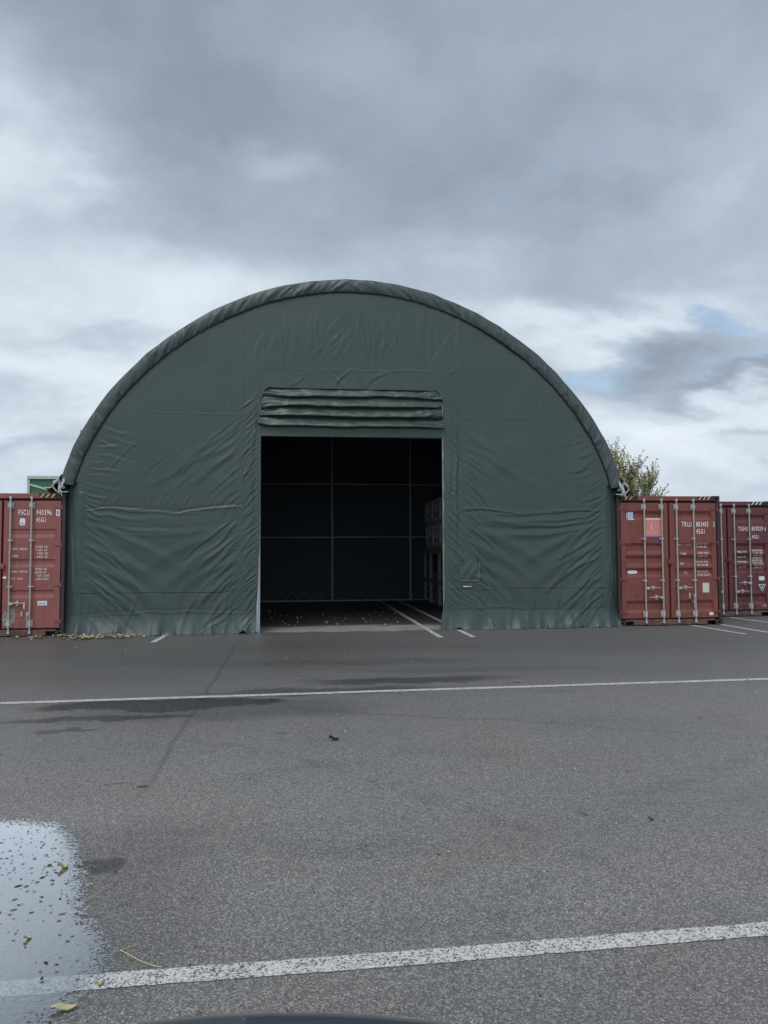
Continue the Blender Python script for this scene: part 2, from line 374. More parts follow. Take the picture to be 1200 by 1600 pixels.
def water_material():
    m = bpy.data.materials.new('puddle_water'); m.use_nodes = True; nt = m.node_tree; nt.nodes.remove(nt.nodes['Principled BSDF'])
    tc = node(nt, 'ShaderNodeTexCoord'); P = tc.outputs['Object']; x, y, z = sep(nt, P)
    gl = node(nt, 'ShaderNodeBsdfGlossy'); gl.inputs['Roughness'].default_value = .045; gl.inputs['Color'].default_value = (.90, .92, .95, 1)
    bn = node(nt, 'ShaderNodeBump'); bn.inputs['Strength'].default_value = .12; bn.inputs['Distance'].default_value = .01
    nt.links.new(noise_n(nt, P, 26, 4, .6).v, bn.inputs['Height']); nt.links.new(bn.outputs[0], gl.inputs['Normal'])
    df = node(nt, 'ShaderNodeBsdfDiffuse'); df.inputs[0].default_value = (.17, .18, .19, 1)     # silty water
    tr = node(nt, 'ShaderNodeBsdfTransparent'); tr.inputs[0].default_value = (.74, .77, .79, 1)
    lw = node(nt, 'ShaderNodeLayerWeight'); lw.inputs['Blend'].default_value = .5
    fac = (X(nt, lw.outputs['Facing'])).pow(3.0)*2.6
    a = node(nt, 'ShaderNodeMixShader'); a.inputs[0].default_value = .09; nt.links.new(tr.outputs[0], a.inputs[1]); nt.links.new(df.outputs[0], a.inputs[2])
    c = node(nt, 'ShaderNodeMixShader'); nt.links.new(fac.min(.94).v, c.inputs[0]); nt.links.new(a.outputs[0], c.inputs[1]); nt.links.new(gl.outputs[0], c.inputs[2])
    # stones of the asphalt stand out of the shallow rim
    at = node(nt, 'ShaderNodeAttribute', attribute_name='rim'); rim = X(nt, at.outputs['Fac'])
    vor = node(nt, 'ShaderNodeTexVoronoi'); nt.links.new(P, vor.inputs['Vector']); vor.inputs['Scale'].default_value = 110
    sc = node(nt, 'ShaderNodeSeparateColor'); nt.links.new(vor.outputs['Color'], sc.inputs[0])
    k = X(nt, sc.outputs[0])*.75+noise_n(nt, P, 16, 5, .75)*.9-.28
    dry = (rim-k*.95).sstep(-.03, .05)
    d = node(nt, 'ShaderNodeMixShader'); nt.links.new(dry.v, d.inputs[0]); nt.links.new(c.outputs[0], d.inputs[1]); t2 = node(nt, 'ShaderNodeBsdfTransparent'); nt.links.new(t2.outputs[0], d.inputs[2])
    nt.links.new(d.outputs[0], nt.nodes['Material Output'].inputs[0])
    return m
po = mb.build('puddle', water_material())
if po.data.polygons[0].normal.z < 0: po.data.flip_normals()
at = po.data.attributes.new('rim', 'FLOAT', 'POINT')
rv = [1., .86, .6, .36, .16, .0, 0, 0, 0]
vals = []
for r in rv: vals += [r]*n_
at.data.foreach_set('value', vals+[0.])
tag(po, 'shallow rain puddle mirroring the clouds', None, None, 'structure')

# ------------------------------------------------------------------ the tent
tent = empty('storage_tent', (0, 0, 0), label='large dark green fabric arch tent standing between the red containers', cat='tent')
DEP = 9.12
hw = [(5.97, 3.05), (5.95, 3.23), (5.65, 3.99), (5.27, 4.65), (4.76, 5.32), (4.06, 6.02), (3.25, 6.57), (2.43, 7.0), (1.55, 7.31), (.5, 7.505), (0, 7.54)]
C0 = 2.4
th = np.array([math.atan2(z-C0, x) for x, z in hw]); rr = np.array([math.hypot(x, z-C0) for x, z in hw])
th2 = np.concatenate([th, math.pi-th]); rr2 = np.concatenate([rr, rr])
pol = np.polyfit((th2-math.pi/2)**2, rr2, 3)
def rad(t): return np.polyval(pol, (np.asarray(t)-math.pi/2)**2)
T0 = math.atan2(.68, 5.96)
def smooth_noise(shape, cells, seed=0, octaves=1, pers=.5):
    r = np.random.default_rng(seed); out = np.zeros(shape)
    for o in range(octaves):
        cy, cx = int(cells[0]*2**o)+2, int(cells[1]*2**o)+2
        G = r.random((cy+1, cx+1))*2-1
        yy = np.linspace(0, cy-1e-6, shape[0]); xx = np.linspace(0, cx-1e-6, shape[1])
        i = yy.astype(int); j = xx.astype(int); fy = yy-i; fx = xx-j; fy = (fy*fy*(3-2*fy))[:, None]; fx = (fx*fx*(3-2*fx))[None]
        a = G[i][:, j]; b = G[i+1][:, j]; c = G[i][:, j+1]; d = G[i+1][:, j+1]
        out += ((a*(1-fy)+b*fy)*(1-fx)+(c*(1-fy)+d*fy)*fx)*pers**o
    return out

# end wall: height field y(x,z)
def seg(a, b, step): return np.linspace(a, b, max(2, int(round((b-a)/step))+1))
st = .0185
xs = np.concatenate([seg(-5.9, -2.33, st)[:-1], seg(-2.33, -1.97, .012)[:-1], seg(-1.97, 1.95, st)[:-1], seg(1.95, 2.31, .012)[:-1], seg(2.31, 5.9, st)])
zs = np.concatenate([seg(0, 5.15, st)[:-1], seg(5.15, 7.5, st)])
Xg, Zg = np.meshgrid(xs, zs)           # rows z, cols x
D = np.zeros_like(Xg)                  # outward (towards -y) displacement
Xw = Xg+.028*smooth_noise(Xg.shape, (16, 26), 91, 2); Zw = Zg+.030*smooth_noise(Xg.shape, (16, 26), 92, 2)
def fold(x0, z0, x1, z1, w=.05, a=.012, c=0., sharp=.5, tp=.6):
    global D
    pad = 3*w+abs(c)+.06
    j0, j1 = np.searchsorted(xs, [min(x0, x1)-pad, max(x0, x1)+pad]); i0, i1 = np.searchsorted(zs, [min(z0, z1)-pad, max(z0, z1)+pad])
    if j1 <= j0 or i1 <= i0: return
    xx = Xw[i0:i1, j0:j1]; zz = Zw[i0:i1, j0:j1]; L = math.hypot(x1-x0, z1-z0); ux, uz = (x1-x0)/L, (z1-z0)/L
    t = ((xx-x0)*ux+(zz-z0)*uz)/L; n = (xx-x0)*-uz+(zz-z0)*ux-c*4*t*(1-t)
    tt = np.clip(t, 0, 1); env = np.clip(np.sin(math.pi*tt), 0, 1)**tp*((t > 0) & (t < 1))
    wl = w*(.55+.75*tt)
    a = a*(.70 if w < .045 else .68)
    prof = (1-sharp)*np.exp(-(n/wl)**2)+sharp*np.exp(-np.abs(n)/wl*1.3)-.55*np.exp(-((n-1.5*wl)/(wl*1.1))**2)
    D[i0:i1, j0:j1] += a*env*prof
RND = random.Random(5)
def U(a, b): return RND.uniform(a, b)
# broad softness + creases
D += .012*smooth_noise(D.shape, (5, 8), 3, 3)
for s in (-1, 1):
    def F(x0, z0, x1, z1, **k): fold(s*x0, z0, s*x1, z1, **{**k, 'c': k.get('c', 0)*s})
    # lower panel: outer edge inwards and down, inner edge outwards and down (a hanging sag)
    for i in range(15):
        z = 2.35-i*.125+U(-.04, .04); L = U(.8, 2.0); ang = U(.45, .8)+i*.012
        F(5.55, z, 5.55-L*math.cos(ang), z-L*math.sin(ang), w=U(.03, .06), a=U(.008, .02), c=U(-.10, .02)*1, sharp=.6)
    for i in range(22):
        z = 2.5-i*.095+U(-.03, .03); L = U(.5, 1.5); ang = U(.6, .95)
        F(2.36, z, 2.36+L*math.cos(ang), z-L*math.sin(ang), w=U(.025, .05), a=U(.007, .017), c=U(-.02, .10), sharp=.6)
    for z, L, ang in ((2.3, 2.4, .62), (1.9, 2.2, .72), (1.5, 1.7, .66), (1.15, 1.2, .7)):
        F(2.4, z+U(-.05, .05), 2.4+L*math.cos(ang), z-L*math.sin(ang)*.75, w=U(.08, .12), a=U(.014, .022), c=U(.05, .14), sharp=.2)
        F(5.5, z+U(-.1, .05), 5.5-L*math.cos(ang), z-L*math.sin(ang)*.7, w=U(.08, .12), a=U(.014, .022), c=-U(.05, .12), sharp=.2)
    for z, L, ang in ((4.3, 1.9, .72), (3.8, 1.5, .8), (4.0, 2.3, .6)):
        F(2.4, z, 2.4+L*math.cos(ang), z-L*math.sin(ang)*.8, w=U(.07, .10), a=U(.010, .016), c=U(-.03, .08), sharp=.2)
    # slack swags just below the rail fold
    for i in range(6):
        z = 2.50-i*.06; F(5.5-U(0, .3), z+U(-.02, .02), 2.4+U(.0, 1.), z-U(-.02, .16), w=U(.04, .08), a=U(.006, .014), c=U(.05, .20), sharp=.3)
    F(5.56, 2.56, 4.3, 2.555, w=.022, a=.024, c=-.01, sharp=.9, tp=.3); F(4.9, 2.55, 3.1, 2.50, w=.035, a=.016, c=.02, sharp=.7, tp=.4); F(3.7, 2.50, 2.33, 2.60, w=.025, a=.026, c=-.03, sharp=.8, tp=.3)
    for i in range(10):
        x = U(2.6, 5.2); F(x, 2.88, x+U(.08, .2), 2.62, w=.025, a=U(.004, .012))
    # middle panel: steep creases rising towards the door
    for i in range(26):
        z = 4.5-i*.085+U(-.05, .05); L = U(.3, 1.1); ang = U(.62, .95)
        F(2.36, z, 2.36+L*math.cos(ang), z-L*math.sin(ang), w=U(.02, .045), a=U(.005, .013), c=U(-.02, .05), sharp=.6)
    for i in range(12):
        x = U(2.7, 4.6); z = U(3.2, 4.4); L = U(.4, 1.3); ang = U(.62, .9)
        F(x, z, x+L*math.cos(ang), z-L*math.sin(ang), w=U(.018, .04), a=U(.004, .010), c=U(-.05, .05), sharp=.7)
    for i in range(9):
        z = 3.15+i*.14; F(5.6-(z-3)*.35, z, 5.6-(z-3)*.35-U(.3, .9), z-U(.02, .35), w=U(.025, .05), a=U(.006, .014), c=U(-.04, .04))
    # jamb strips: tight diagonal gathers
    for i in range(46):
        z = 5.1-i*.108+U(-.03, .03); F(1.98, z, 2.33+U(-.04, .05), z-U(.28, .55), w=U(.014, .028), a=U(.008, .018), c=U(-.02, .03), sharp=.4, tp=.5)
    for i in range(5): F(2.0+U(0, .3), 5.1-U(0, .5), 2.05+U(0, .2), 2.3-U(0, 1.), w=U(.02, .035), a=U(.01, .02))
    # outer return strip: long vertical folds
    for i in range(12):
        z = U(.4, 1.8); F(5.60+U(0, .22), z+U(.8, 1.3), 5.60+U(0, .22), z-U(.2, .5), w=U(.02, .04), a=U(.012, .028), c=U(-.03, .03))
    for i in range(6): F(5.62, 2.95-i*.06, 5.2-U(0, .2), 2.75-i*.1, w=.03, a=.014, c=.03)
    # skirt zone
    for i in range(22):
        x = U(2.2, 5.7); F(x, .85+U(-.1, .1), x+U(-.35, .35), .1, w=U(.03, .06), a=U(.006, .016), c=U(-.05, .05))
    F(5.55, .85, 2.2, .86, w=.012, a=-.010, sharp=.8, tp=.1); F(5.55, .43, 2.2, .44, w=.022, a=.009, sharp=.6, tp=.15)
    F(5.62, 3.1, 2.35, 3.09, w=.010, a=-.006, sharp=.8, tp=.1)
    F(5.2, 4.55, 2.35, 4.57, w=.012, a=.007, sharp=.8, tp=.1)
    # upper side panel, nearly taut
    for i in range(7):
        x = 2.6+i*.3; F(x, 4.6, x+U(-.05, .15), 4.6+U(.15, .5), w=U(.03, .05), a=U(.003, .007))
# header sheet
for i in range(34):
    x = -2.25+i*.135+U(-.04, .04); L = U(.5, 1.4); z = 5.6+U(0, .35) if i % 2 else 6.9-U(0, .3)
    z1 = z+L if i % 2 else z-L
    fold(x, z, x+U(-.12, .22), z1, w=U(.03, .06), a=U(.004, .012), c=U(-.06, .06), sharp=.35)
for i in range(12):
    x = U(-1.2, .8); z = U(5.6, 6.1); fold(x, z, x+U(.3, .8), z+U(.5, 1.0), w=U(.03, .05), a=U(.004, .009), c=U(-.12, .12))
fold(-2.3, 5.56, 2.3, 5.56, w=.014, a=.010, sharp=.8, tp=.1)
for x, dx_, a_ in ((-1.0, -.35, .012), (-.55, .42, .02), (-.1, -.30, .02), (-.02, .25, .018), (.75, -.55, .013), (.8, .3, .01), (1.3, .45, .012), (-1.5, .25, .010), (1.1, -.2, .008), (-.8, .1, .008), (.35, -.1, .008), (1.7, .2, .01)):
    fold(x, 5.55, x+dx_, 5.17, w=U(.03, .055), a=a_, c=U(-.05, .05), sharp=.5)
for s in (-1, 1):
    for i in range(10): fold(s*(1.9-i*.05), 5.18+i*.02, s*(2.33), 5.75+i*.1, w=.03, a=.010, c=s*.04)
# hem band of the skirt spreading on the ground
sk = np.clip(1-Zg/.42, 0, 1)
wave = smooth_noise(D.shape, (2, 44), 8, 2); w3 = smooth_noise(D.shape, (6, 90), 18, 2)
D += sk**1.6*(.13+.05*wave+.015*w3)+.012*w3*np.clip(1-Zg/.5, 0, 1)
# seams stand a millimetre or two proud
def sm(a, b, t): q = np.clip((t-a)/(b-a), 0, 1); return q*q*(3-2*q)
for xv in (-2.33, 2.31): D += .006*np.exp(-((Xg-xv)/.012)**2)*(Zg > 2.5)
# outer return: cloth turns back round the corner post
ret = sm(5.58, 5.9, np.abs(Xg)); D -= ret*.16*(Zg < 3.1)
D += .02*np.exp(-((np.abs(Xg)-5.57)/.05)**2)*(Zg < 2.9)*(1-.4*sk)
Yg = -.04-D
XX = Xg.copy(); ZZ = Zg.copy()
XX += .010*smooth_noise(D.shape, (40, 8), 31, 2)*np.exp(-((np.abs(Xg)-1.96)/.15)**2)
XX -= .075*sm(2.0, .1, Zg)*np.exp(-((Xg+1.97)/.25)**2)*(Zg < 5.0)*(Xg < -1.5)
XX += .05*np.exp(-((Zg-3.3)/.9)**2)*np.exp(-((Xg+1.97)/.2)**2)*.3
XX -= .10*sm(.7, .0, Zg)*np.exp(-((Xg-1.95)/.25)**2)*(Xg > 1.5)
ZZ += np.where(Zg < .05, .012*np.maximum(wave, 0)+.004, 0)*(1-0*Zg)
# rows just above the bottom follow
P = np.stack([XX, Yg, ZZ], -1)
xc = (xs[:-1]+xs[1:])/2; zc_ = (zs[:-1]+zs[1:])/2; XC, ZC = np.meshgrid(xc, zc_)
tt = np.arctan2(ZC-C0, XC); inside = (np.hypot(XC, ZC-C0) < rad(np.clip(tt, T0, math.pi-T0))-.10) | (ZC < 3.1)
inside &= ~((ZC < 3.3) & (ZC > 2.98) & (np.abs(XC) > 5.80))
door = (XC > -1.97) & (XC < 1.95) & (ZC < 5.15)
# little black gaps where the skirt lifts off the ground
gap_ = np.zeros_like(door)
for gx, gw, gh in ((-2.27, .10, .07), (2.27, .07, .05), (5.0, .03, .03), (5.35, .03, .03), (-5.45, .05, .045)):
    gap_ |= (np.abs(XC-gx) < gw*np.sqrt(np.clip(1-ZC/gh, 0, 1))) & (ZC < gh)
keep = inside & ~door & ~gap_
grid_mesh('side_wall_sheet', P, keep & (XC < -2.33), M_tent, tent)
grid_mesh('side_wall_sheet', P, keep & (XC > 2.31), M_tent, tent)
grid_mesh('header_sheet', P, keep & (XC > -2.33) & (XC < 2.31), M_tent, tent)
# welded seams: fine raised ribbons lying on the cloth
def ribbon(pts, w, name='seam', m=M_seam, off=.004):
    mb = MB(); L = []
    for (x, z) in pts:
        j = min(max(np.searchsorted(xs, x), 0), len(xs)-1); i = min(max(np.searchsorted(zs, z), 0), len(zs)-1)
        L.append((x, P[i, j, 1]-off, z))
    a = []
    for k, q in enumerate(L):
        p0 = L[max(k-1, 0)]; p1 = L[min(k+1, len(L)-1)]; d = Vector((p1[0]-p0[0], p1[2]-p0[2])).normalized(); n = (-d.y*w/2, d.x*w/2)
        a.append([(q[0]+n[0], q[1], q[2]+n[1]), (q[0]-n[0], q[1], q[2]-n[1])])
    return mb.grid(a).build(name, m, tent)
for xv, z0, z1 in ((-2.33, 2.55, 6.80), (2.31, .9, 6.80)): ribbon([(xv, z) for z in np.arange(z0, z1, .03)], .010)
for s in (-1, 1):
    ribbon([(s*x, 4.565) for x in np.arange(2.34, 5.08, .03)], .009)
    ribbon([(s*x, 3.09) for x in np.arange(2.34, 5.5, .03)], .006)
    ribbon([(s*x, .855) for x in np.arange(2.1, 5.75, .03)], .007, m=M_rope if s > 0 else M_rope)
ribbon([(x, 5.56) for x in np.arange(-2.3, 2.3, .03)], .008)

# roof cover with its gathered front hem
NT = 520; tt = np.linspace(T0, math.pi-T0, NT); arc = np.cumsum(np.r_[0, np.hypot(np.diff(rad(tt)*np.cos(tt)), np.diff(rad(tt)*np.sin(tt)))])
def arcpt(t, r, y): return np.stack([r*np.cos(t), np.broadcast_to(y, r.shape), C0+r*np.sin(t)], -1)
prof = []   # (dr, y) from inner tuck to outer edge
for k in range(17):
    a = k/16; dr = -.265+.265*a; y = -.06-.030*math.sin(math.pi*min(1, a*1.02))**.8-.015*a; prof.append((dr, y))
prof += [(.004, -.045), (.006, .0), (.004, .08), (0, .2)]
Pm = np.zeros((NT, len(prof), 3))
rg = np.random.default_rng(4)
A, K = np.meshgrid(arc, np.arange(len(prof)), indexing='ij')
kk = np.minimum(K/16., 1.)
ruf = np.zeros_like(A)
for s_ in range(230):      # short slanted gathers
    c = rg.uniform(0, arc[-1]); sl_ = rg.uniform(-.2, .2)+(.34 if c < arc[-1]/2 else -.34); w = rg.uniform(.022, .07); a = rg.uniform(.006, .020)*rg.choice((-1, 1)); kc = rg.uniform(.05, .95)
    ruf += a*np.exp(-((A-c-(kk-.5)*sl_)/w)**2)*np.exp(-((kk-kc)/.5)**2)
ruf *= np.sin(np.pi*np.clip(kk, .03, 1)**.8)**.5*1.25+.0
edge = .006*np.sin(arc*2*math.pi/.17)+.005*np.interp(arc, np.linspace(0, arc[-1], 200), rg.normal(0, 1, 200))
for j, (dr, y) in enumerate(prof):
    k = min(j/16, 1.); r = rad(tt)+dr+edge*(1-k)*1.2+(.006*np.interp(arc, np.linspace(0, arc[-1], 60), np.random.default_rng(9).normal(0, 1, 60)))
    Pm[:, j, :] = arcpt(tt, r, 0); Pm[:, j, 1] = y-ruf[:, j]
grid_mesh('gathered_hem', Pm, np.ones((NT-1, len(prof)-1), bool), M_hem, tent)
ys = np.linspace(.2, DEP, 70); NR = 160; t2 = np.linspace(T0, math.pi-T0, NR)
Pr = np.zeros((NR, len(ys), 3))
for j, y in enumerate(ys):
    sag = .045*(abs(math.sin(math.pi*(y-.2)/2.23)))**.6
    Pr[:, j, :] = arcpt(t2, rad(t2)-sag*np.clip(np.sin(t2)*1.5, .2, 1)*(0 if j == 0 else 1), y)
grid_mesh('roof_cover', Pr, np.ones((NR-1, len(ys)-1), bool), M_hem, tent)
Pi = Pr.copy(); ctr = np.array([0, 0, C0]); Pi[..., 0] *= .994; Pi[..., 2] = C0+(Pi[..., 2]-C0)*.994
# cord in the hem channel, biting into the cloth
mb = MB(); rc = rad(tt)-.268+edge
mb.tube([tuple(q) for q in arcpt(tt, rc, -.068)[::2]], .014, 6); mb.build('hem_cord', M_rope, tent)
# side flaps lying out over the container roofs
for s in (-1, 1):
    a = []; reach = .42 if s < 0 else .36
    for k in range(14):
        t = k/13; row = []
        for j, y in enumerate(np.linspace(-.05, DEP, 40)):
            cut = 1. if y > .5 else .75+.25*max(y, 0)/.5
            x = 5.95+reach*cut*t+.0; z = 3.28-(.33)*math.sin(min(1, t*1.15)*math.pi/2)**1.2+.02*noise.noise(Vector((y*2.5, t*3, s*4)))+(.05*t if y < .3 and s < 0 else 0)
            row.append((s*x, y, max(z, 2.915)))
        a.append(row)
    f = MB().grid(a).build('side_flap', M_hem, tent)
    e = MB(); e.tube([a[-1][j] for j in range(0, 40)], .014, 6); e.tube([q[0] for q in a], .011, 6); e.build('flap_edge', M_white if s < 0 else M_black, f)
# rolled-up door curtain
xsn = np.linspace(-1.93, 1.90, 260); Zc = np.linspace(0, 1, 110)
Pc = np.zeros((110, 260, 3)); XN, TN = np.meshgrid(xsn, Zc)
e0 = np.clip((np.abs(XN+.01)-1.25)/.68, 0, 1); n_a = smooth_noise(XN.shape, (3, 7), 2, 3); n_b = smooth_noise(XN.shape, (7, 16), 6, 2)
ph = TN*4.02+.035*n_a+.05*XN/1.9+.22*e0**1.5*np.sin(TN*11+1.5*np.sign(XN))+.06*n_b*e0
cr = np.mod(ph, 1.)
pleat = np.where(cr < .78, np.sin(cr/.78*math.pi/2)**.9, np.cos((cr-.78)/.22*math.pi/2)**.7)
amp = (.085+.085*TN)*(1-.35*e0)
second = .016*np.abs(np.sin(ph*math.pi*2.2+XN*1.3+n_b))*(.12+1.5*e0)
Pc[..., 0] = XN*(1+.030*TN)+.02*(TN > .0)*e0*np.sign(XN)*np.sin(TN*9); Pc[..., 1] = .03-.05*TN-amp*pleat-second-.008*n_b
Pc[..., 2] = 5.20-TN*.86-.035*pleat-.035*TN*(1-(XN/1.93)**2)+.01*n_a
ro = grid_mesh('rolled_door_curtain', Pc, np.ones((109, 259), bool), M_roll, tent)
fl = [[(x, -.035+.012*noise.noise(Vector((x*2, z*5, 2))), z) for z in np.linspace(4.38, 4.125, 10)] for x in np.linspace(-1.95, 1.94, 120)]
for row in fl:
    for q in range(10): row[q] = (row[q][0], row[q][1], row[q][2]+.012*math.sin(row[q][0]*.9)-.004*row[q][0])
MB().grid(fl).build('curtain_bottom_flap', M_roll, tent)
mb = MB(); mb.tube([(-1.95, .02, 4.14), (0, .02, 4.135), (1.94, .02, 4.13)], .022, 8); mb.build('curtain_tube', M_inner, tent)
for s in (-1, 1):   # corner gussets of the opening
    MB().prism([(s*1.97 if s < 0 else 1.955, 5.17), (s*1.97 if s < 0 else 1.955, 4.86), (s*1.87, 5.10), (s*1.76, 5.17)], -.062, -.055).build('corner_gusset', M_tent, tent)
    x = -1.985 if s < 0 else 1.965
    mb = MB(); mb.box(x-.03, x+.03, .0, .06, 0.0, 5.1); mb.build('door_post', M_galv, tent, .004)
mb = MB(); mb.prism([(-2.075, .02), (-2.01, .02), (-1.985, 1.0), (-1.995, 1.0)], -.012, -.006); mb.build('turned_back_cloth', mat('pale_cloth_edge', (.42, .52, .58), .5), tent)
# map pouch and maker's badge on the right sheet
def yw_(x, z):
    j = min(np.searchsorted(xs, x), len(xs)-1); i = min(np.searchsorted(zs, z), len(zs)-1); return float(P[i, j, 1])
pa = [[(2.31+.40*i/14, min(yw_(2.31+.40*i/14, 1.47-.43*j/14), -.055)-.014-.014*math.sin(math.pi*i/14)*math.sin(math.pi*j/14)-.006*math.sin(i*.9+j*.7), 1.47-.43*j/14+.006*math.sin(i)) for j in range(15)] for i in range(15)]
pt = empty('storage_pouch_holder') if False else None
po_ = MB().grid(pa).build('document_pouch', M_tent, tent)
ed = MB()
for L in ([pa[i][14] for i in range(15)], [pa[0][j] for j in range(15)], [pa[14][j] for j in range(15)]): ed.tube([(q[0], q[1]-.002, q[2]) for q in L], .007, 5)
ed.build('pouch_binding', mat('pale_green_binding', (.13, .19, .17), .5), po_)
for x in (2.335, 2.685): MB().box(x-.016, x+.016, -.105, -.075, 1.455, 1.50).build('pouch_clip', M_black, po_)
yb = -.078
bd = MB().prism([(2.33, .94), (2.54, .93), (2.535, .90), (2.335, .905)], yb, yb+.02).build('maker_badge', M_black, tent)
mb = MB()
for x, w in ((2.35, .05), (2.405, .022), (2.432, .03), (2.467, .014), (2.50, .026)): mb.prism([(x, .908), (x+w, .907), (x+w, .928), (x, .93)], yb-.004, yb-.001)
mb.build('badge_lettering', M_stk, bd)
MB().prism([(2.37, .935), (2.45, .935), (2.41, .975)], yb, yb+.012).build('badge_triangle', mat('dull_red', (.16, .05, .05), .6), bd)
# steel frame
ribys = [.16, 2.40, 4.63, 6.86, 9.0]
for y in ribys:
    mb = MB(); mb.tube([tuple(q) for q in arcpt(t2, rad(t2)-.07, y)[::2]], .03, 8); mb.build('arch_rib', M_galv, tent)
for ang in (25, 50, 90, 130, 155):
    a = R(ang); rr_ = float(rad(a))-.11; mb = MB(); mb.tube([(rr_*math.cos(a), .16, C0+rr_*math.sin(a)), (rr_*math.cos(a), 9.0, C0+rr_*math.sin(a))], .02, 6); mb.build('purlin', M_galv, tent)
for s in (-1, 1):
    mb = MB(); mb.tube([(s*5.93, .0, 3.02), (s*5.93, DEP, 3.02)], .035, 8); mb.build('base_rail', M_galv, tent)
    mb = MB(); mb.box(s*5.93-.10, s*5.93+.10, -.07, .06, 2.905, 2.93); mb.box(s*5.99-.02, s*5.99+.02, -.07, .0, 2.93, 3.16); mb.build('foot_bracket', M_galv, tent)
    mb = MB(); mb.tube([(s*6.03, -.16, 3.14), (s*6.10, -.12, 3.02), (s*6.03, -.10, 2.93)], .022, 6); mb.tube([(s*5.96, -.17, 3.16), (s*6.06, -.16, 3.08)], .03, 6); mb.build('ratchet', M_cam, tent)
    mb = MB()
    for k in range(6):
        pts = [(s*(5.86+U(-.02, .04)), -.13, 3.20-.02*k), (s*(5.90+U(-.03, .08)), -.17, 3.06+U(-.04, .04)), (s*(5.98+U(-.06, .05)), -.15, 2.97+U(-.05, .04)), (s*(5.92+U(-.05, .12)), -.12, 2.86+U(-.05, .05))]
        mb.tube(pts, .007, 5)
    mb.build('lashing_strap', M_white, tent)
    mb = MB(); mb.tube([(s*5.60, .03, 0), (s*5.60, .03, 4.2)], .03, 8); mb.build('gable_post', M_galv, tent)
# back gable: sheet, posts and rails
gb = [[0, 0, 0]]
mb = MB(); pts = [(6.0, 0)]+[(float(rad(a)*math.cos(a)), float(C0+rad(a)*math.sin(a))) for a in t2[::4]]+[(-6.0, 0)]
mb.prism(pts, DEP, DEP+.02); mb.build('back_wall_sheet', M_inner, tent)
for x in (-2.55, -.03, 2.61):
    zt = C0+math.sqrt(max(0, float(rad(math.pi/2-.1))**2-x*x))-.2
    mb = MB(); mb.tube([(x, 9.03, 0), (x, 9.03, zt)], .032, 8); mb.build('gable_post', M_frame, tent)
for z, hw_ in ((2.12, 5.8), (3.90, 5.5), (.02, 5.8)):
    mb = MB(); mb.tube([(-hw_, 8.99, z), (hw_, 8.99, z)], .022, 8); mb.build('gable_rail', M_frame, tent)
mb = MB(); k = 0; x = -2.5
zz = []
while x < 5: zz.append((x, 9.07, .10 if k % 2 else .33)); x += .19; k += 1
mb.tube(zz, .006, 4); mb.build('wall_lacing', M_frame, tent)
mb = MB(); mb.tube([(3.3, 9.0, 5.9), (5.2, 6.9, 4.6)], .012, 5); mb.tube([(2.8, 6.9, 6.7), (4.7, 4.7, 5.4)], .012, 5); mb.build('bracing_wire', M_galv, tent)

# ------------------------------------------------------------------ containers
BW, BH, BL = 2.438, 2.896, 12.192
def text_mesh(body, size, xscale, name, m, parent, x, z, yf, align='LEFT', ls=1.25, bold=.0):
    cu = bpy.data.curves.new('t', 'FONT'); cu.body = body; cu.size = size; cu.align_x = align; cu.space_line = ls; cu.space_character = 1.2; cu.offset = bold*size
    cu.resolution_u = 3
    ob = bpy.data.objects.new('t', cu); SC.collection.objects.link(ob); dg = bpy.context.evaluated_depsgraph_get(); dg.update()
    me = bpy.data.meshes.new_from_object(ob.evaluated_get(dg)); bpy.data.objects.remove(ob); bpy.data.curves.remove(cu)
    for v in me.vertices:
        X_, Z_ = x+v.co.x*xscale, z+v.co.y; v.co = (X_, (yf(X_, Z_) if callable(yf) else yf)-.004, Z_)
    me.materials.clear(); out = None
    ivs = sorted((min(me.vertices[i].co.x for i in p.vertices), max(me.vertices[i].co.x for i in p.vertices), k) for k, p in enumerate(me.polygons))
    groups = []; end = -9e9
    for a, b, k in ivs:
        if a-end > .30*size*xscale: groups.append([])
        groups[-1].append(k); end = max(end, b)
    for gk in groups:                       # one mesh per word
        idx = sorted({i for k in gk for i in me.polygons[k].vertices}); mp = {q: n for n, q in enumerate(idx)}
        m2 = bpy.data.meshes.new(name); m2.from_pydata([me.vertices[q].co[:] for q in idx], [], [[mp[i] for i in me.polygons[k].vertices] for k in gk]); out = link(name, m2, m, parent)
    bpy.data.meshes.remove(me)
    return out
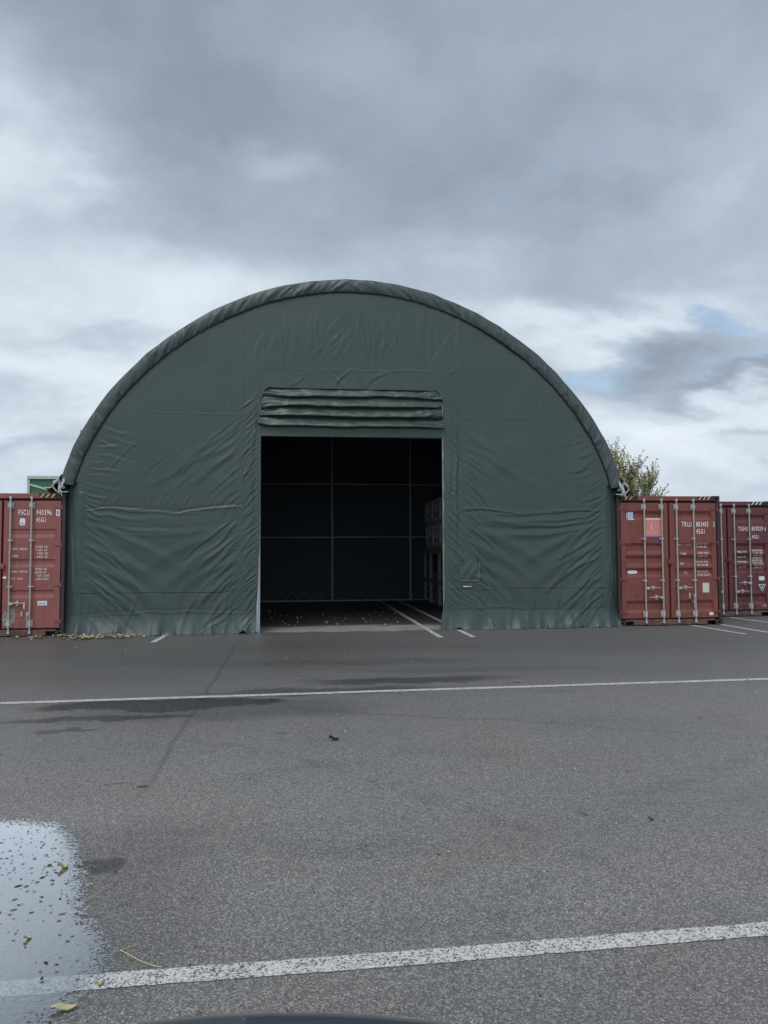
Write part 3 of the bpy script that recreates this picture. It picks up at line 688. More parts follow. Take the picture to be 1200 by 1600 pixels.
def container(loc, paint, recesses, label, ident, kind):
    c = empty('shipping_container', loc, label=label, cat='shipping container', group='red shipping containers along the yard')
    # body
    mb = MB()
    for s in (-1, 1):
        n = 43; pr = []; y = .16
        pitch = (BL-.32)/n
        for k in range(n):
            for f, d in ((0, 0), (.26, 0), (.5, .036), (.76, .036)): pr.append((y+(k+f)*pitch, d))
        pr.append((BL-.16, 0))
        X0 = s*(BW/2-.012)
        mb.grid([[(X0-s*d, yy, z) for z in (.15, 2.80)] for yy, d in pr], False)
        mb.box(*(sorted((s*(BW/2-.06), s*BW/2))), .16, BL-.16, 2.80, 2.875); mb.box(*(sorted((s*(BW/2-.05), s*BW/2))), .16, BL-.16, .02, .15)
    mb.box(-BW/2+.06, BW/2-.06, .16, BL-.06, 2.855, 2.872)
    mb.box(-BW/2+.06, BW/2-.06, .2, BL-.06, .12, .15)
    mb.box(-BW/2+.16, BW/2-.16, BL-.06, BL-.02, .15, 2.80)
    mb.build('body', paint, c)
    for s in (-1, 1):
        a, b = sorted((s*(BW/2-.075), s*(BW/2-.003)))
        for y0 in (.003, BL-.16): mb = MB(); mb.box(a, b, y0, y0+.157, .12, 2.776); mb.build('corner_post', M_dark, c, .004)
    for y0 in (.004, BL-.14): mb = MB(); mb.box(-BW/2+.165, BW/2-.165, y0, y0+.136, 2.785, BH-.008); mb.build('end_header', paint, c, .004)
    mb = MB()
    fp = .17
    for a, b in ((-.86, .86),): mb.box(a, b, .004, .16, .018, .135)
    mb.box(-1.055, -.859, .006, .16, .10, .133); mb.box(.859, 1.055, .006, .16, .10, .133)
    mb.build('sill', M_rust, c, .004)
    mb = MB(); mb.box(-1.05, 1.05, .17, .2, .0, .13); mb.build('dark_pocket_back', M_black, c)  # black backing added for the shade inside the sill pockets
    for s in (-1, 1):
        for z in (.0, BH-.118):
            for yy in (0, BL-.178):
                a, b = sorted((s*(BW/2-.162), s*BW/2)); mb = MB()
                mb.box(a, b, yy, yy+.178, z, z+.118) if yy else None
                if yy == 0:   # frame round an oval aperture
                    xm = (a+b)/2; zm = z+.059; n = 14; ring = [(xm+.036*math.cos(2*math.pi*k/n), zm+.028*math.sin(2*math.pi*k/n)) for k in range(n)]
                    out = []
                    for k in range(n):
                        cx_, sx_ = math.cos(2*math.pi*k/n), math.sin(2*math.pi*k/n); q = min((b-a)/2/max(abs(cx_), 1e-6), .059/max(abs(sx_), 1e-6)); out.append((xm+cx_*q, zm+sx_*q))
                    vs = [(p[0], 0, p[1]) for p in out]+[(p[0], 0, p[1]) for p in ring]+[(p[0], .05, p[1]) for p in ring]
                    fs = [(k, (k+1) % n, (k+1) % n+n, k+n) for k in range(n)]+[(k+n, (k+1) % n+n, (k+1) % n+2*n, k+2*n) for k in range(n)]+[list(range(2*n, 3*n))]
                    mb.add(vs, fs); mb.box(a, b, .055, .178, z, z+.118); mb.box(a, a+.01, .001, .178, z, z+.118); mb.box(b-.01, b, .001, .178, z, z+.118); mb.box(a, b, .001, .178, z+.108, z+.118); mb.box(a, b, .001, .178, z, z+.01)
                mb.build('corner_casting', M_dark, c)
    mb = MB(); mb.box(-1.142, 1.142, .10, .112, .137, 2.783); mb.build('door_gasket', M_black, c)
    # doors
    DZ0, DZ1 = .17, 2.735; FY = .018
    def depth(z):
        d = 0
        for a, b, dp, su, sd in recesses:     # a<b, depth, top slope height, bottom slope height
            if a < z < b: d = max(d, min(dp, dp*(b-z)/su, dp*(z-a)/sd))
        return d
    zl = {DZ0, DZ1}
    for a, b, dp, su, sd in recesses: zl |= {a, b, a+sd, b-su}
    zl = sorted(zl)
    yy = lambda s: (lambda X_, Z_: FY+depth(Z_)*(1 if .155 < abs(X_) < 1.015 else 0))
    doors = []
    for s in (-1, 1):
        x0, x1 = (.022, 1.125)
        xl = [x0, .14, .155, 1.005, 1.02, x1]; mk = [0, 0, 1, 1, 0, 0]
        G = [[(s*x, FY+depth(z)*k, z) for z in zl] for x, k in zip(xl, mk)]
        mb = MB(); mb.grid(G, False); mb.box(*sorted((s*x0, s*x1)), FY+.062, FY+.075, DZ0, DZ1)
        for a, b in ((x0, x0+.004), (x1-.004, x1)): mb.box(*sorted((s*a, s*b)), FY+.001, FY+.062, DZ0, DZ1)
        mb.box(*sorted((s*x0, s*x1)), FY+.001, FY+.062, DZ0-.002, DZ0+.002); mb.box(*sorted((s*x0, s*x1)), FY+.001, FY+.062, DZ1-.002, DZ1+.002)
        d = mb.build('door', paint, c); doors.append(d)
        bxs = (.185, .595) if s < 0 else (.165, .570)
        for bi, bx in enumerate(bxs):
            X_ = s*bx; mb = MB(); mb.tube([(X_, -.035, .06), (X_, -.035, 2.83)], .0175, 10); bar = mb.build('locking_bar', M_bar, d)
        for bx in bxs:
            X_ = s*bx
            for z, h, zc2 in ((2.64, .13, 2.80), (.26, .15, .085)):
                mb = MB(); mb.box(X_-.048, X_+.048, -.012, FY, z-h/2, z+h/2); mb.box(X_-.026, X_+.026, -.062, -.012, z-h/2+.02, z+h/2-.02)
                mb.box(X_-.055, X_+.035, -.03, -.008, z-h/2+.035, z+h/2-.045); mb.build('bar_bracket', M_cam, d, .004)
                mb = MB(); mb.box(X_-.022, X_+.022, -.055, .004, zc2-.026, zc2+.026); mb.build('cam_keeper', M_cam, d, .004)
            for z in (1.93, 1.0):
                mb = MB(); mb.box(X_-.05, X_+.05, -.02, FY, z-.018, z+.018); mb.box(X_-.026, X_+.026, -.06, -.02, z-.018, z+.018); mb.build('bar_guide', M_cam, d, .004)
        for z in (2.60, 1.84, 1.03, .30):
            mb = MB(); mb.box(*sorted((s*1.02, s*1.155)), -.004, FY, z-.012, z+.012); mb.tube([(s*1.155, .0, z-.05), (s*1.155, .0, z+.05)], .014, 8); mb.build('hinge', paint, d)
        for hx, hz, dirn in {'L': [(-.185, .63, -1), (-.595, .84, 1), (.165, .67, 1), (.570, .47, 0)], 'R': [(-.595, .84, 1), (-.185, .63, -1), (.165, .84, 1), (.570, .68, 0)], 'T': [(-.595, .84, 1), (-.185, .63, -1), (.165, .63, 1), (.570, .84, -1)]}[kind]:
            if (hx < 0) != (s < 0): continue
            mb = MB()
            if dirn:
                e = hx+dirn*.34
                mb.box(*sorted((hx, hx+dirn*.07)), -.075, -.035, hz-.03, hz+.025)
                mb.tube([(hx+dirn*.04, -.062, hz-.005), (hx+dirn*.13, -.064, hz+.010), (hx+dirn*.24, -.064, hz+.004), (e, -.062, hz+.006)], [.014, .012, .010, .008], 6)
                mb.box(hx+dirn*.17-.016, hx+dirn*.17+.016, -.05, FY, hz-.045, hz+.05); mb.box(hx+dirn*.17-.03, hx+dirn*.17+.03, -.072, -.05, hz+.012, hz+.03)
            else:
                mb.box(hx-.055, hx-.01, -.075, -.035, hz-.04, hz+.02); mb.tube([(hx-.035, -.062, hz), (hx-.045, -.06, hz-.14), (hx-.04, -.06, hz-.30)], [.013, .011, .009], 6)
                mb.box(hx-.06, hx-.02, -.05, FY, hz-.17, hz-.14)
            mb.build('door_handle', M_cam, d)
    mb = MB(); mb.box(-.045, .05, -.03, .09, 1.36, 1.47); mb.box(-.02, .06, -.045, -.03, 1.385, 1.44); mb.build('lock_plate', paint, c, .004)
    T, S = ident['t'], yy(1)
    dr = doors[1]
    tm = ident['m']
    for body, sz, xs_, x, z in T:
        for k, ln in enumerate(body.split('\n')): text_mesh(ln, sz, xs_*(.93 if sz > .1 else 1), 'lettering', M_id if sz > .1 else tm, dr, x, z-k*sz*ident.get('ls', 1.0), S, bold=.003 if sz > .1 else .006)
    return c, doors, S
# hazard stripes: little slanted bars on the header face
def hazard(c, x0, x1, mcol):
    bk = MB().box(x0, x1, -.001, .003, 2.80, BH-.010).build('hazard_stripes', M_black, c)
    mb = MB(); x = x0+.01
    while x+.12 < x1: mb.prism([(x, 2.806), (x+.045, 2.806), (x+.105, BH-.016), (x+.06, BH-.016)], -.004, -.0015); x += .105
    mb.build('stripe_marks', mcol, bk)
def plate(name, m, parent, S, x0, x1, z0, z1, t=.003, shape=None):
    y = min(S(x, z) for x in (x0, x1) for z in (z0, z1))
    if shape == 'oval': poly = [((x0+x1)/2+(x1-x0)/2*math.copysign(abs(math.cos(a))**.6, math.cos(a)), (z0+z1)/2+(z1-z0)/2*math.copysign(abs(math.sin(a))**.6, math.sin(a))) for a in [2*math.pi*k/20 for k in range(20)]]
    else: poly = [(x0, z0), (x1, z0), (x1, z1), (x0, z1)]
    return MB().prism(poly, y-t-.001, y-.001).build(name, m, parent)

recL = [(1.985, 2.165, .022, .012, .07), (1.385, 1.55, .022, .012, .07), (.77, .93, .022, .012, .07)]
recR = [(2.35, 2.56, .042, .075, .07), (1.60, 1.84, .042, .07, .07), (1.32, 1.56, .042, .07, .07), (1.08, 1.28, .042, .06, .06), (.285, .56, .042, .07, .07)]
# left
cL, dL, SL = container((-5.873-BW/2, 0, 0), M_cL, recL, 'faded pinkish red container left of the tent, marked FSCU 943396', dict(m=M_txt, t=[
    ('FSCU', .148, .62, .295, 2.452), ('943396', .148, .62, .645, 2.452), ('45G1', .135, .62, .645, 2.305),
    ('MAX. GROSS', .055, .80, .19, 1.745), ('TARE', .055, .80, .19, 1.60), ('32.500  KG\n71.650  LB\n  3.900  KG\n  8.600  LB', .058, .74, .64, 1.785),
    ('MAX  CARGO', .055, .78, .19, 1.285), ('CU  CAP.', .055, .85, .19, 1.145), ('28.600  KG\n63.050  LB\n   76.4  CU.M\n 2.700 CU.FT.', .058, .70, .64, 1.335)], ls=1.16), 'L')
p_ = plate('check_digit_plate', M_stk, dL[1], SL, 1.03, 1.10, 2.43, 2.565)
text_mesh('8', .125, .7, 'check_digit', M_cL, p_, 1.042, 2.455, lambda x, z: .013)
p_ = plate('round_sticker', M_stk, dL[1], SL, .325, .435, 2.235, 2.385, shape='oval'); MB().prism([(.36, 2.30), (.375, 2.31), (.40, 2.25), (.385, 2.25)], .010, .0125).build('sticker_tear', M_cL, p_)
p_ = plate('white_label', M_stk, dL[1], SL, .70, .885, .62, .71); MB().prism([(.72, .645), (.86, .645), (.86, .685), (.72, .685)], .010, .0125).build('label_print', M_ltblue, p_)
def patch(mb_parent, m, pts, y): MB().prism(pts, y-.003, y-.001).build('worn_patch', m, mb_parent)
M_lich = mat('grey_bare_patch', (.24, .25, .21), .8, var=.35, vs=25, col2=(.2, .08, .07), f2=(.52, .6), s2=28)
def ragged(cx, cz, rx, rz, n=26, seed=0): return [(cx+rx*math.cos(2*math.pi*k/n)*(1+.3*noise.noise(Vector((k*.7, seed, 0)))), cz+rz*math.sin(2*math.pi*k/n)*(1+.35*noise.noise(Vector((k*.9, seed, 5))))) for k in range(n)]
patch(dL[1], M_lich, ragged(.215, .42, .065, .17, seed=1), SL(.3, .4)); patch(dL[1], M_lich, ragged(.085, .36, .055, .14, seed=3), SL(.3, .4))
plate('small_mark', M_txt, dL[1], SL, .43, .45, .56, .67); plate('small_mark', M_txt, dL[1], SL, .025, .09, 1.17, 1.205)
MB().prism([(.02, 1.28), (.09, 1.28), (.09, 1.38), (.02, 1.38)], SL(.05, 1.3)-.003, SL(.05, 1.3)-.001).build('red_paint_mark', mat('fresh_red_paint', (.36, .03, .035), .5, var=.2, vs=20), dL[1])
MB().box(.385, .42, -.005, .012, .40, .50).build('seal_tag', M_cam, dL[1], .004)
hazard(cL, .70, 1.05, M_yel)
# right
cR, dR, SR = container((5.873+BW/2, .02, 0), M_cR, recR, 'brick red container right of the tent, marked TRLU 803483 2', dict(m=M_txtR, t=[
    ('TRLU', .158, .60, .305, 2.205), ('803483', .158, .58, .65, 2.205), ('2', .158, .58, 1.055, 2.205), ('45G1', .152, .60, .65, 2.045)]), 'R')
for body, x, z in (('MAX. GROSS', .23, 1.775), ('TARE', .265, 1.575), ('NET', .265, 1.355), ('CU.', .36, 1.145), ('32.500 KGS\n71.650 LBS', .65, 1.80), ('3.870 KGS\n8.530 LBS', .68, 1.59), ('28.630 KGS\n63.120 LBS', .66, 1.39), ('76.4 CU.M.\n2.700 CU.FT.', .67, 1.17)):
    for k, ln in enumerate(body.split('\n')): text_mesh(ln, .060, .80, 'worn_lettering', M_txtR, dR[1], x, z-k*.071, SR, bold=.01)
plate('paper_certificate', M_cream, dR[1], SR, .77, .925, .725, .94); plate('white_label', M_stk, dR[1], SR, .92, 1.01, .215, .282)
p_ = plate('blue_sticker', M_ltblue, dR[0], SR, -.955, -.83, 2.37, 2.53)
MB().prism([(-.975, 2.37), (-.955, 2.37), (-.955, 2.55), (-.975, 2.55)], SR(-.9, 2.4)-.003, SR(-.9, 2.4)-.001).build('sticker_border', M_stk, p_)
MB().prism([(-.955, 2.352), (-.80, 2.352), (-.80, 2.37), (-.955, 2.37)], SR(-.9, 2.36)-.003, SR(-.9, 2.36)-.001).build('sticker_border', M_stk, p_)
p_ = MB().prism([(-.585, 1.985), (-.19, 1.985), (-.19, 2.395), (-.585, 2.395)], .011, .0145).build('placard', M_salmon, dR[0])
MB().prism([(-.585, 2.355), (-.19, 2.355), (-.19, 2.395), (-.585, 2.395)], .008, .0105).build('placard_header', M_cream, p_)
MB().prism([(-.585, 1.935), (-.19, 1.935), (-.19, 1.985), (-.585, 1.985)], .011, .0145).build('placard_footer', M_blue, p_)
MB().prism([(-.425, 2.14), (-.395, 2.14), (-.403, 2.28), (-.408, 2.30), (-.414, 2.28)], .008, .0105).build('placard_mark', M_cream, p_)
mb = MB()
for z in (2.095, 2.065, 2.035): mb.prism([(-.55, z), (-.225, z), (-.225, z+.012), (-.55, z+.012)], .0085, .0105)
mb.build('placard_lines', mat('faint_pink_print', (.62, .34, .30), .6), p_)
p_ = plate('oval_label', M_stk, dR[0], SR, -.975, -.745, 1.155, 1.225, shape='oval')
MB().prism([(-.94, 1.175), (-.78, 1.175), (-.78, 1.203), (-.94, 1.203)], SR(-.86, 1.19)-.007, SR(-.86, 1.19)-.0045).build('label_print', M_ltblue, p_)
mb = MB()
sc_ = [(-.985, 1.79), (-.95, 1.82), (-.90, 1.80), (-.90, 1.74), (-.95, 1.70), (-.99, 1.66), (-.93, 1.67), (-.90, 1.62), (-.94, 1.57), (-.985, 1.585), (-.93, 1.54)]
mb.tube([(x, SR(x, z)-.003, z) for x, z in sc_], .010, 5); mb.build('pink_scribble', M_pinkpaint, dR[0])
MB().box(.435, .47, -.005, .012, .60, .72).build('seal_tag', M_cam, dR[1], .004)
mb = MB()
for a, b, c_, d_ in ((-.91, -.905, .68, .94), (-.91, -.72, .675, .68)): mb.box(a, b, SR(-.8, .8)-.003, SR(-.8, .8)-.001, c_, d_)
mb.build('plate_outline', M_dark, dR[0])
hazard(cR, -1.05, -.72, M_yel); hazard(cR, .69, 1.05, M_yel)
# third
cT, dT, ST = container((9.56, 1.77, 0), M_cT, recR, 'dark maroon container farthest right, set back, marked TGHU', dict(m=M_txtT, t=[
    ('TGHU', .150, .62, .30, 2.15), ('807029 6', .150, .62, .66, 2.15), ('45G1', .135, .62, .66, 1.95)]), 'T')
for body, x, z in (('MAX. WT', .27, 1.60), ('TARE WT', .27, 1.47), ('PAYLOAD', .27, 1.35), ('CU CAP', .30, 1.22), ('32.500 KGS\n71.650 LBS', .67, 1.635), ('3.830 KGS\n8.440 LBS', .70, 1.505), ('28.670 KGS\n63.210 LBS', .67, 1.385), ('76.4 CU.M.\n2.698 CU.FT', .70, 1.265)):
    for k, ln in enumerate(body.split('\n')): text_mesh(ln, .058, .85, 'worn_lettering', M_txtT, dT[1], x, z-k*.061, ST, bold=.03)
plate('white_label', M_stk, dT[1], ST, .82, .965, .90, 1.0)
y_ = ST(.9, .7)
p_ = MB().prism([(.80, .80), (.90, .625), (1.0, .80)], y_-.003, y_-.001).build('warning_triangle', M_stk, dT[1])
MB().prism([(.83, .785), (.90, .655), (.97, .785)], y_-.006, y_-.0035).build('triangle_field', M_black, p_)
MB().prism([(.86, .765), (.94, .765), (.92, .745), (.91, .72), (.925, .70), (.88, .70), (.885, .72), (.88, .745)], y_-.009, y_-.0065).build('triangle_symbol', M_ltblue, p_)
text_mesh('1.3.8', .07, .8, 'yellow_lettering', M_cream, dT[1], .87, .24, ST, bold=.02)
hazard(cT, .64, 1.05, mat('white_hazard_paint', (.55, .55, .52), .6, var=.2))

# ------------------------------------------------------------------ rack and wrapped crates inside the tent
rack = empty('pallet_rack', (3.1, 6.2, 0), label='tall steel pallet rack along the right side inside the tent', cat='rack')
M_post = mat('scuffed_rack_post', (.26, .26, .25), .6, metal=.2, var=.25, vs=10)
M_wood = mat('old_pallet_wood', (.20, .17, .11), .8, var=.35, vs=9, stretch=(1, 1, 6))
for yy_ in (-1.3, .25, 1.75, 2.75):
    mb = MB(); mb.box(-.05, .05, yy_-.05, yy_+.05, 0, 1.66); mb.box(1.0, 1.1, yy_-.05, yy_+.05, 0, 1.66); mb.box(.05, 1.0, yy_-.02, yy_+.02, .5, .54); mb.build('upright', M_post, rack, .004)
for z in (.66, 1.58):
    for x in (0, 1.05): mb = MB(); mb.box(x-.06-.012, x-.052, -1.35, 2.8, z, z+.10); mb.build('beam', M_wood if z < 1 else M_post, rack, .004)
mb = MB()
for k in range(14): mb.box(-.04, 1.06, -1.3+k*.295, -1.3+k*.295+.2, 1.682, 1.70)
mb.build('deck_boards', M_wood, rack)
M_green = mat('dark_green_sheet', (.03, .05, .05), .6, var=.3, vs=4)
M_crate = mat('weathered_grey_crate', (.62, .58, .60), .7, var=.45, vs=5, col2=(.14, .12, .13), f2=(.45, .62), s2=5)
def bin_(loc, label):
    t = empty('storage_bin', loc, label=label, cat='bin', group='dark bins under the rack')
    n = 12; mb = MB(); pr = []
    for k in range(n):
        for f, d in ((0, 0), (.4, 0), (.5, .03), (.9, .03)): pr.append(((k+f)/n*1.1, d))
    pr.append((1.1, 0))
    mb.grid([[(d, y, z) for z in (.08, 1.0)] for y, d in pr], False); mb.box(.035, .9, .0, .02, .08, 1.0); mb.box(.035, .9, 1.08, 1.1, .08, 1.0); mb.box(.88, .9, .02, 1.08, .08, 1.0); mb.box(.035, .88, .02, 1.08, .08, .12)
    mb.build('panel', M_green, t)
    mb = MB(); mb.box(-.012, .92, -.012, 1.112, 1.0, 1.05); mb.build('rim', M_green, t)
    for y in (.0, .95):
        mb = MB(); mb.box(.0, .9, y, y+.12, 0, .078); mb.build('foot', M_wood, t)
for yy_, lb in ((-1.2, 'dark corrugated bin under the rack beside the doorway'), (.40, 'dark corrugated bin in the middle of the rack'), (1.62+.2, 'dark corrugated bin at the back end of the rack')):
    bin_((3.13, 6.2+yy_-.02, 0), lb) if yy_ < 1.6 else None
def crate(loc, label, w=1.0, l=1.25, h=.78):
    t = empty('slatted_crate', loc, label=label, cat='crate', group='grey slatted crates stacked on the rack')
    mb = MB(); mb.box(.02, w-.02, .02, l-.02, .12, h); mb.build('lining', M_crate, t)
    mb = MB(); n = 7
    for k in range(n):
        z = .14+k*(h-.14)/n
        mb.box(0, .018, .0, l, z, z+.075); mb.box(.018, w, 0, .018, z, z+.075)
    for y in (0, l/2-.04, l-.08): mb.box(-.02, -.002, y, y+.08, .12, h)
    for x in (.0, w/2-.04, w-.08): mb.box(x, x+.08, -.02, -.002, .12, h)
    mb.build('slats', M_crate, t)
    mb = MB()
    for y in (0, l/2-.05, l-.1): mb.box(0, w, y, y+.1, 0, .118)
    mb.build('runners', M_wood, t)
    mb = MB(); mb.box(-.026, -.0205, l*.35, l*.35+.3, h*.45, h*.45+.22); mb.build('paper_label', M_stk, t)
for j, (yo, nm) in enumerate(((-1.25, 'nearest the doorway'), (.1, 'in the middle'), (1.45, 'at the back end'))):
    for z, lv in ((1.705, 'lower'), (2.49, 'upper')):
        crate((3.08+.03*j*(1 if z < 2 else .6), 6.2+yo, z), 'weathered grey crate %s of the rack, %s of its stack' % (nm, lv))

# ------------------------------------------------------------------ things behind the containers
M_cab = mat('green_cabin_paint', (.035, .13, .065), .5, var=.2, vs=3)
M_trim = mat('pale_green_trim', (.40, .50, .42), .6, var=.15)
cab = empty('green_cabin', (-9.56, 14.0, 0), label='tall green steel cabin with pale trim rising behind the left container', cat='cabin')
cab.scale = (1, 1, .966); mb = MB(); mb.box(-1.82, 1.9, .03, 5, .1, 4.62); mb.build('wall', M_cab, cab)
mb = MB(); mb.box(-1.92, 2.0, -.06, 5.1, 4.62, 4.74); mb.build('roof', M_trim, cab)
for x in (-1.88, 1.86): mb = MB(); mb.box(x-.05, x+.05, -.03, .08, 0, 4.62); mb.build('corner_post', M_trim, cab)
mb = MB(); mb.add([(-1.83, -.01, 4.44), (-1.83, -.01, 4.36), (-.2, -.01, 3.86), (-.2, -.01, 3.94), (-1.83, .03, 4.44), (-1.83, .03, 4.36), (-.2, .03, 3.86), (-.2, .03, 3.94)], [(0, 1, 2, 3), (7, 6, 5, 4), (0, 3, 7, 4), (1, 5, 6, 2), (0, 4, 5, 1), (3, 2, 6, 7)]); mb.build('brace', M_trim, cab)
sg = MB().box(-.98, -.5, -.02, .028, 4.02, 4.55).build('notice', M_stk, cab)
mb = MB()
for a, b, c_, d_ in ((-.92, -.80, 4.33, 4.47), (-.76, -.62, 4.36, 4.44), (-.92, -.84, 4.12, 4.2), (-.78, -.6, 4.22, 4.28), (-.72, -.58, 4.10, 4.16)): mb.box(a, b, -.026, -.021, c_, d_)
mb.build('notice_print', mat('slate_print', (.14, .19, .26), .6), sg)

def leafmat(name, stops):
    m = bpy.data.materials.new(name); m.use_nodes = True; nt = m.node_tree; b = nt.nodes['Principled BSDF']
    g = node(nt, 'ShaderNodeNewGeometry'); cr = node(nt, 'ShaderNodeValToRGB'); nt.links.new(g.outputs['Random Per Island'], cr.inputs[0])
    e = cr.color_ramp.elements; e[0].color = stops[0][1]+(1,); e[0].position = stops[0][0]; e[1].color = stops[-1][1]+(1,); e[1].position = stops[-1][0]
    for p, c in stops[1:-1]: q = e.new(p); q.color = c+(1,)
    nt.links.new(cr.outputs[0], b.inputs['Base Color']); b.inputs['Roughness'].default_value = .6
    return m
M_leaf = leafmat('autumn_leaves', [(0, (.13, .21, .06)), (.35, (.22, .30, .09)), (.6, (.42, .38, .14)), (.8, (.44, .32, .22)), (1, (.26, .18, .15))])
M_bark = mat('bark', (.11, .085, .07), .85, var=.3, vs=12, bump=.5, bs=30)
tree = empty('autumn_tree', (14.55, 18.4, 0), label='slender leafy autumn tree rising behind the right container', cat='tree')
tr = random.Random(12); tb = MB(); lv = MB()
def leaf(p, size, d):
    a = Vector((tr.uniform(-1, 1), tr.uniform(-1, 1), tr.uniform(-1, 1))).normalized(); b = (d+a*.9).normalized(); c = b.cross(a)
    if c.length < .1: return
    c.normalize(); L = size; w = size*.36
    lv.add([p, p+b*L*.5+c*w, p+b*L, p+b*L*.5-c*w], [(0, 1, 2, 3)])
def branch(p, d, L, r0, lev):
    n = 6; pts = [p]; q = p.copy(); dd = d.copy()
    for i in range(n):
        dd = (dd+Vector((tr.uniform(-1, 1), tr.uniform(-1, 1), tr.uniform(-.3, .8)))*.13).normalized(); q = q+dd*(L/n); pts.append(q.copy())
        if lev < 3 and i >= 1:
            for _ in range(2 if lev else 3):
                s = Vector((tr.uniform(-1, 1), tr.uniform(-1, 1), tr.uniform(.1, .9))).normalized(); branch(q, (dd*.75+s*.75).normalized(), L*tr.uniform(.42, .62), r0*.5*(1-i/n*.4), lev+1)
        if lev >= 2:
            for _ in range(3 if lev == 3 else 1): leaf(q+Vector((tr.uniform(-1, 1), tr.uniform(-1, 1), tr.uniform(-1, 1)))*.05, tr.uniform(.07, .13), dd)
    tb.tube(pts, [r0*(1-.75*i/n) for i in range(n+1)], 6 if lev < 2 else 4, cap=False)
tb.tube([(0, 0, 0), (.05, 0, 1.0), (0, .05, 2.2), (-.05, 0, 3.0)], [.14, .12, .10, .09], 10)
for a_, tl, L in ((0, .12, 3.3), (2.6, .35, 3.1), (3.6, .22, 3.6), (5.4, .55, 2.9), (.6, .7, 2.9), (1.7, .5, 2.6), (4.4, .5, 2.6)):
    branch(Vector((-.03, 0, 2.3+tr.random()*.6)), Vector((math.cos(a_)*math.sin(tl), math.sin(a_)*math.sin(tl), math.cos(tl))), L, .06, 1)
tree.scale = (.88, .85, .82); tb.build('trunk', M_bark, tree); lv.build('crown', M_leaf, tree)

# ------------------------------------------------------------------ leaves, twigs and grit
M_fall = leafmat('fallen_leaves', [(0, (.45, .40, .12)), (.35, (.52, .50, .30)), (.55, (.30, .22, .08)), (.75, (.60, .60, .52)), (1, (.13, .09, .05))])
def curl_leaf(mb, x, y, L, w, ang, z=.012, lift=.012):
    n = 6; ca, sa = math.cos(ang), math.sin(ang); rows = []
    for i in range(n+1):
        t = i/n; ww = w*math.sin(math.pi*min(.97, max(.06, t)))**.7*(1+.25*math.sin(t*17+L*90)); rows.append([((x+(t-.5)*L*ca-k*ww*sa), (y+(t-.5)*L*sa+k*ww*ca), z+lift*abs(k)+lift*.7*math.sin(t*5+1)) for k in (-1, 0, 1)])
    mb.grid(rows, True)
fr = random.Random(3)
# drift of leaves at the left foot of the wall
mb = MB()
for _ in range(300):
    k = fr.random()
    if k < .30: x, y = fr.gauss(-5.35, .17), fr.gauss(-.55, .12)
    elif k < .62: x, y = fr.gauss(-4.72, .22), fr.gauss(-.42, .12)
    elif k < .72: x, y = fr.gauss(-5.85, .09), fr.gauss(-.17, .05)
    elif k < .78: x, y = fr.gauss(-6.3, .12), fr.gauss(-.28, .06)
    elif k < .93: continue
    else: x, y = fr.uniform(-7.2, -3.4), -.15-abs(fr.gauss(0, .35))
    if y > -.14: y = -.15-fr.random()*.1
    L = fr.uniform(.03, .085); curl_leaf(mb, x, y, L, L*.33, fr.uniform(0, 6.28), .008+fr.random()*.03, .016)
tag(mb.build('leaf_litter', M_fall), 'yellow leaf litter blown against the foot of the left tent wall', 'leaves', None, 'stuff')
mb = MB()
for _ in range(70):
    x = fr.uniform(-2.6, 1.4); y = 1.1+5*fr.random()**1.5; L = fr.uniform(.02, .07); curl_leaf(mb, x, y, L, L*.3, fr.uniform(0, 6.28), .008, .012)
tag(mb.build('leaf_litter', M_fall), 'scattered pale leaves on the dark floor inside the tent', 'leaves', None, 'stuff')
mb = MB(); 
for _ in range(60):
    x = fr.uniform(-6, 9); y = fr.uniform(-9, -.8); L = fr.uniform(.015, .04); curl_leaf(mb, x, y, L, L*.35, fr.uniform(0, 6.28), .006, .005)
tag(mb.build('yard_litter', M_fall), 'sparse bits of leaf scattered over the yard', 'litter', None, 'stuff')
M_grit = leafmat('loose_grit', [(0, (.04, .04, .04)), (.5, (.16, .155, .15)), (.85, (.34, .33, .31)), (1, (.5, .48, .44))])
mb = MB()
for _ in range(1500):
    d_ = 2.6+7*fr.random()**1.6; a_ = yaw+fr.uniform(-.55, .55); x = CP.x+d_*math.sin(a_); y = CP.y+d_*math.cos(a_); q = fr.uniform(.0025, .0065)*(1.8 if fr.random() < .05 else 1)
    h = q*fr.uniform(.5, 1.1); rot = fr.uniform(0, 3); pts = [(x+q*math.cos(rot+k*1.57)*fr.uniform(.6, 1.2), y+q*math.sin(rot+k*1.57)*fr.uniform(.6, 1.2), .001) for k in range(4)]
    mb.add(pts+[(x+q*.2, y, h+.004), (x-q*.3, y+q*.2, h*.9+.004)], [(0, 1, 4), (1, 2, 5, 4), (2, 3, 5), (3, 0, 4, 5)])
tag(mb.build('loose_grit', M_grit), 'loose grit and stone chips strewn over the near asphalt', 'grit', None, 'stuff')
M_bits = leafmat('dark_debris', [(0, (.02, .02, .018)), (.6, (.05, .045, .04)), (.85, (.15, .11, .07)), (1, (.3, .25, .15))])
mb = MB()
for _ in range(1500):
    x = fr.uniform(-3.3, -2.0); y = fr.uniform(-13.1, -10.7); k = math.exp(-((y+11.3)/.45)**2)
    if fr.random() > .25+.75*k: continue
    ins = False
    for q in range(len(pp)):
        a, b = pp[q], pp[q-1]
        if (a.y > y) != (b.y > y) and x < (b.x-a.x)*(y-a.y)/(b.y-a.y)+a.x: ins = not ins
    if not ins and fr.random() > .12: continue
    L = fr.uniform(.006, .024)*(1.8 if fr.random() < .15 else 1); curl_leaf(mb, x, y, L, L*.2, fr.gauss(.2, .6), .0085, .0003)
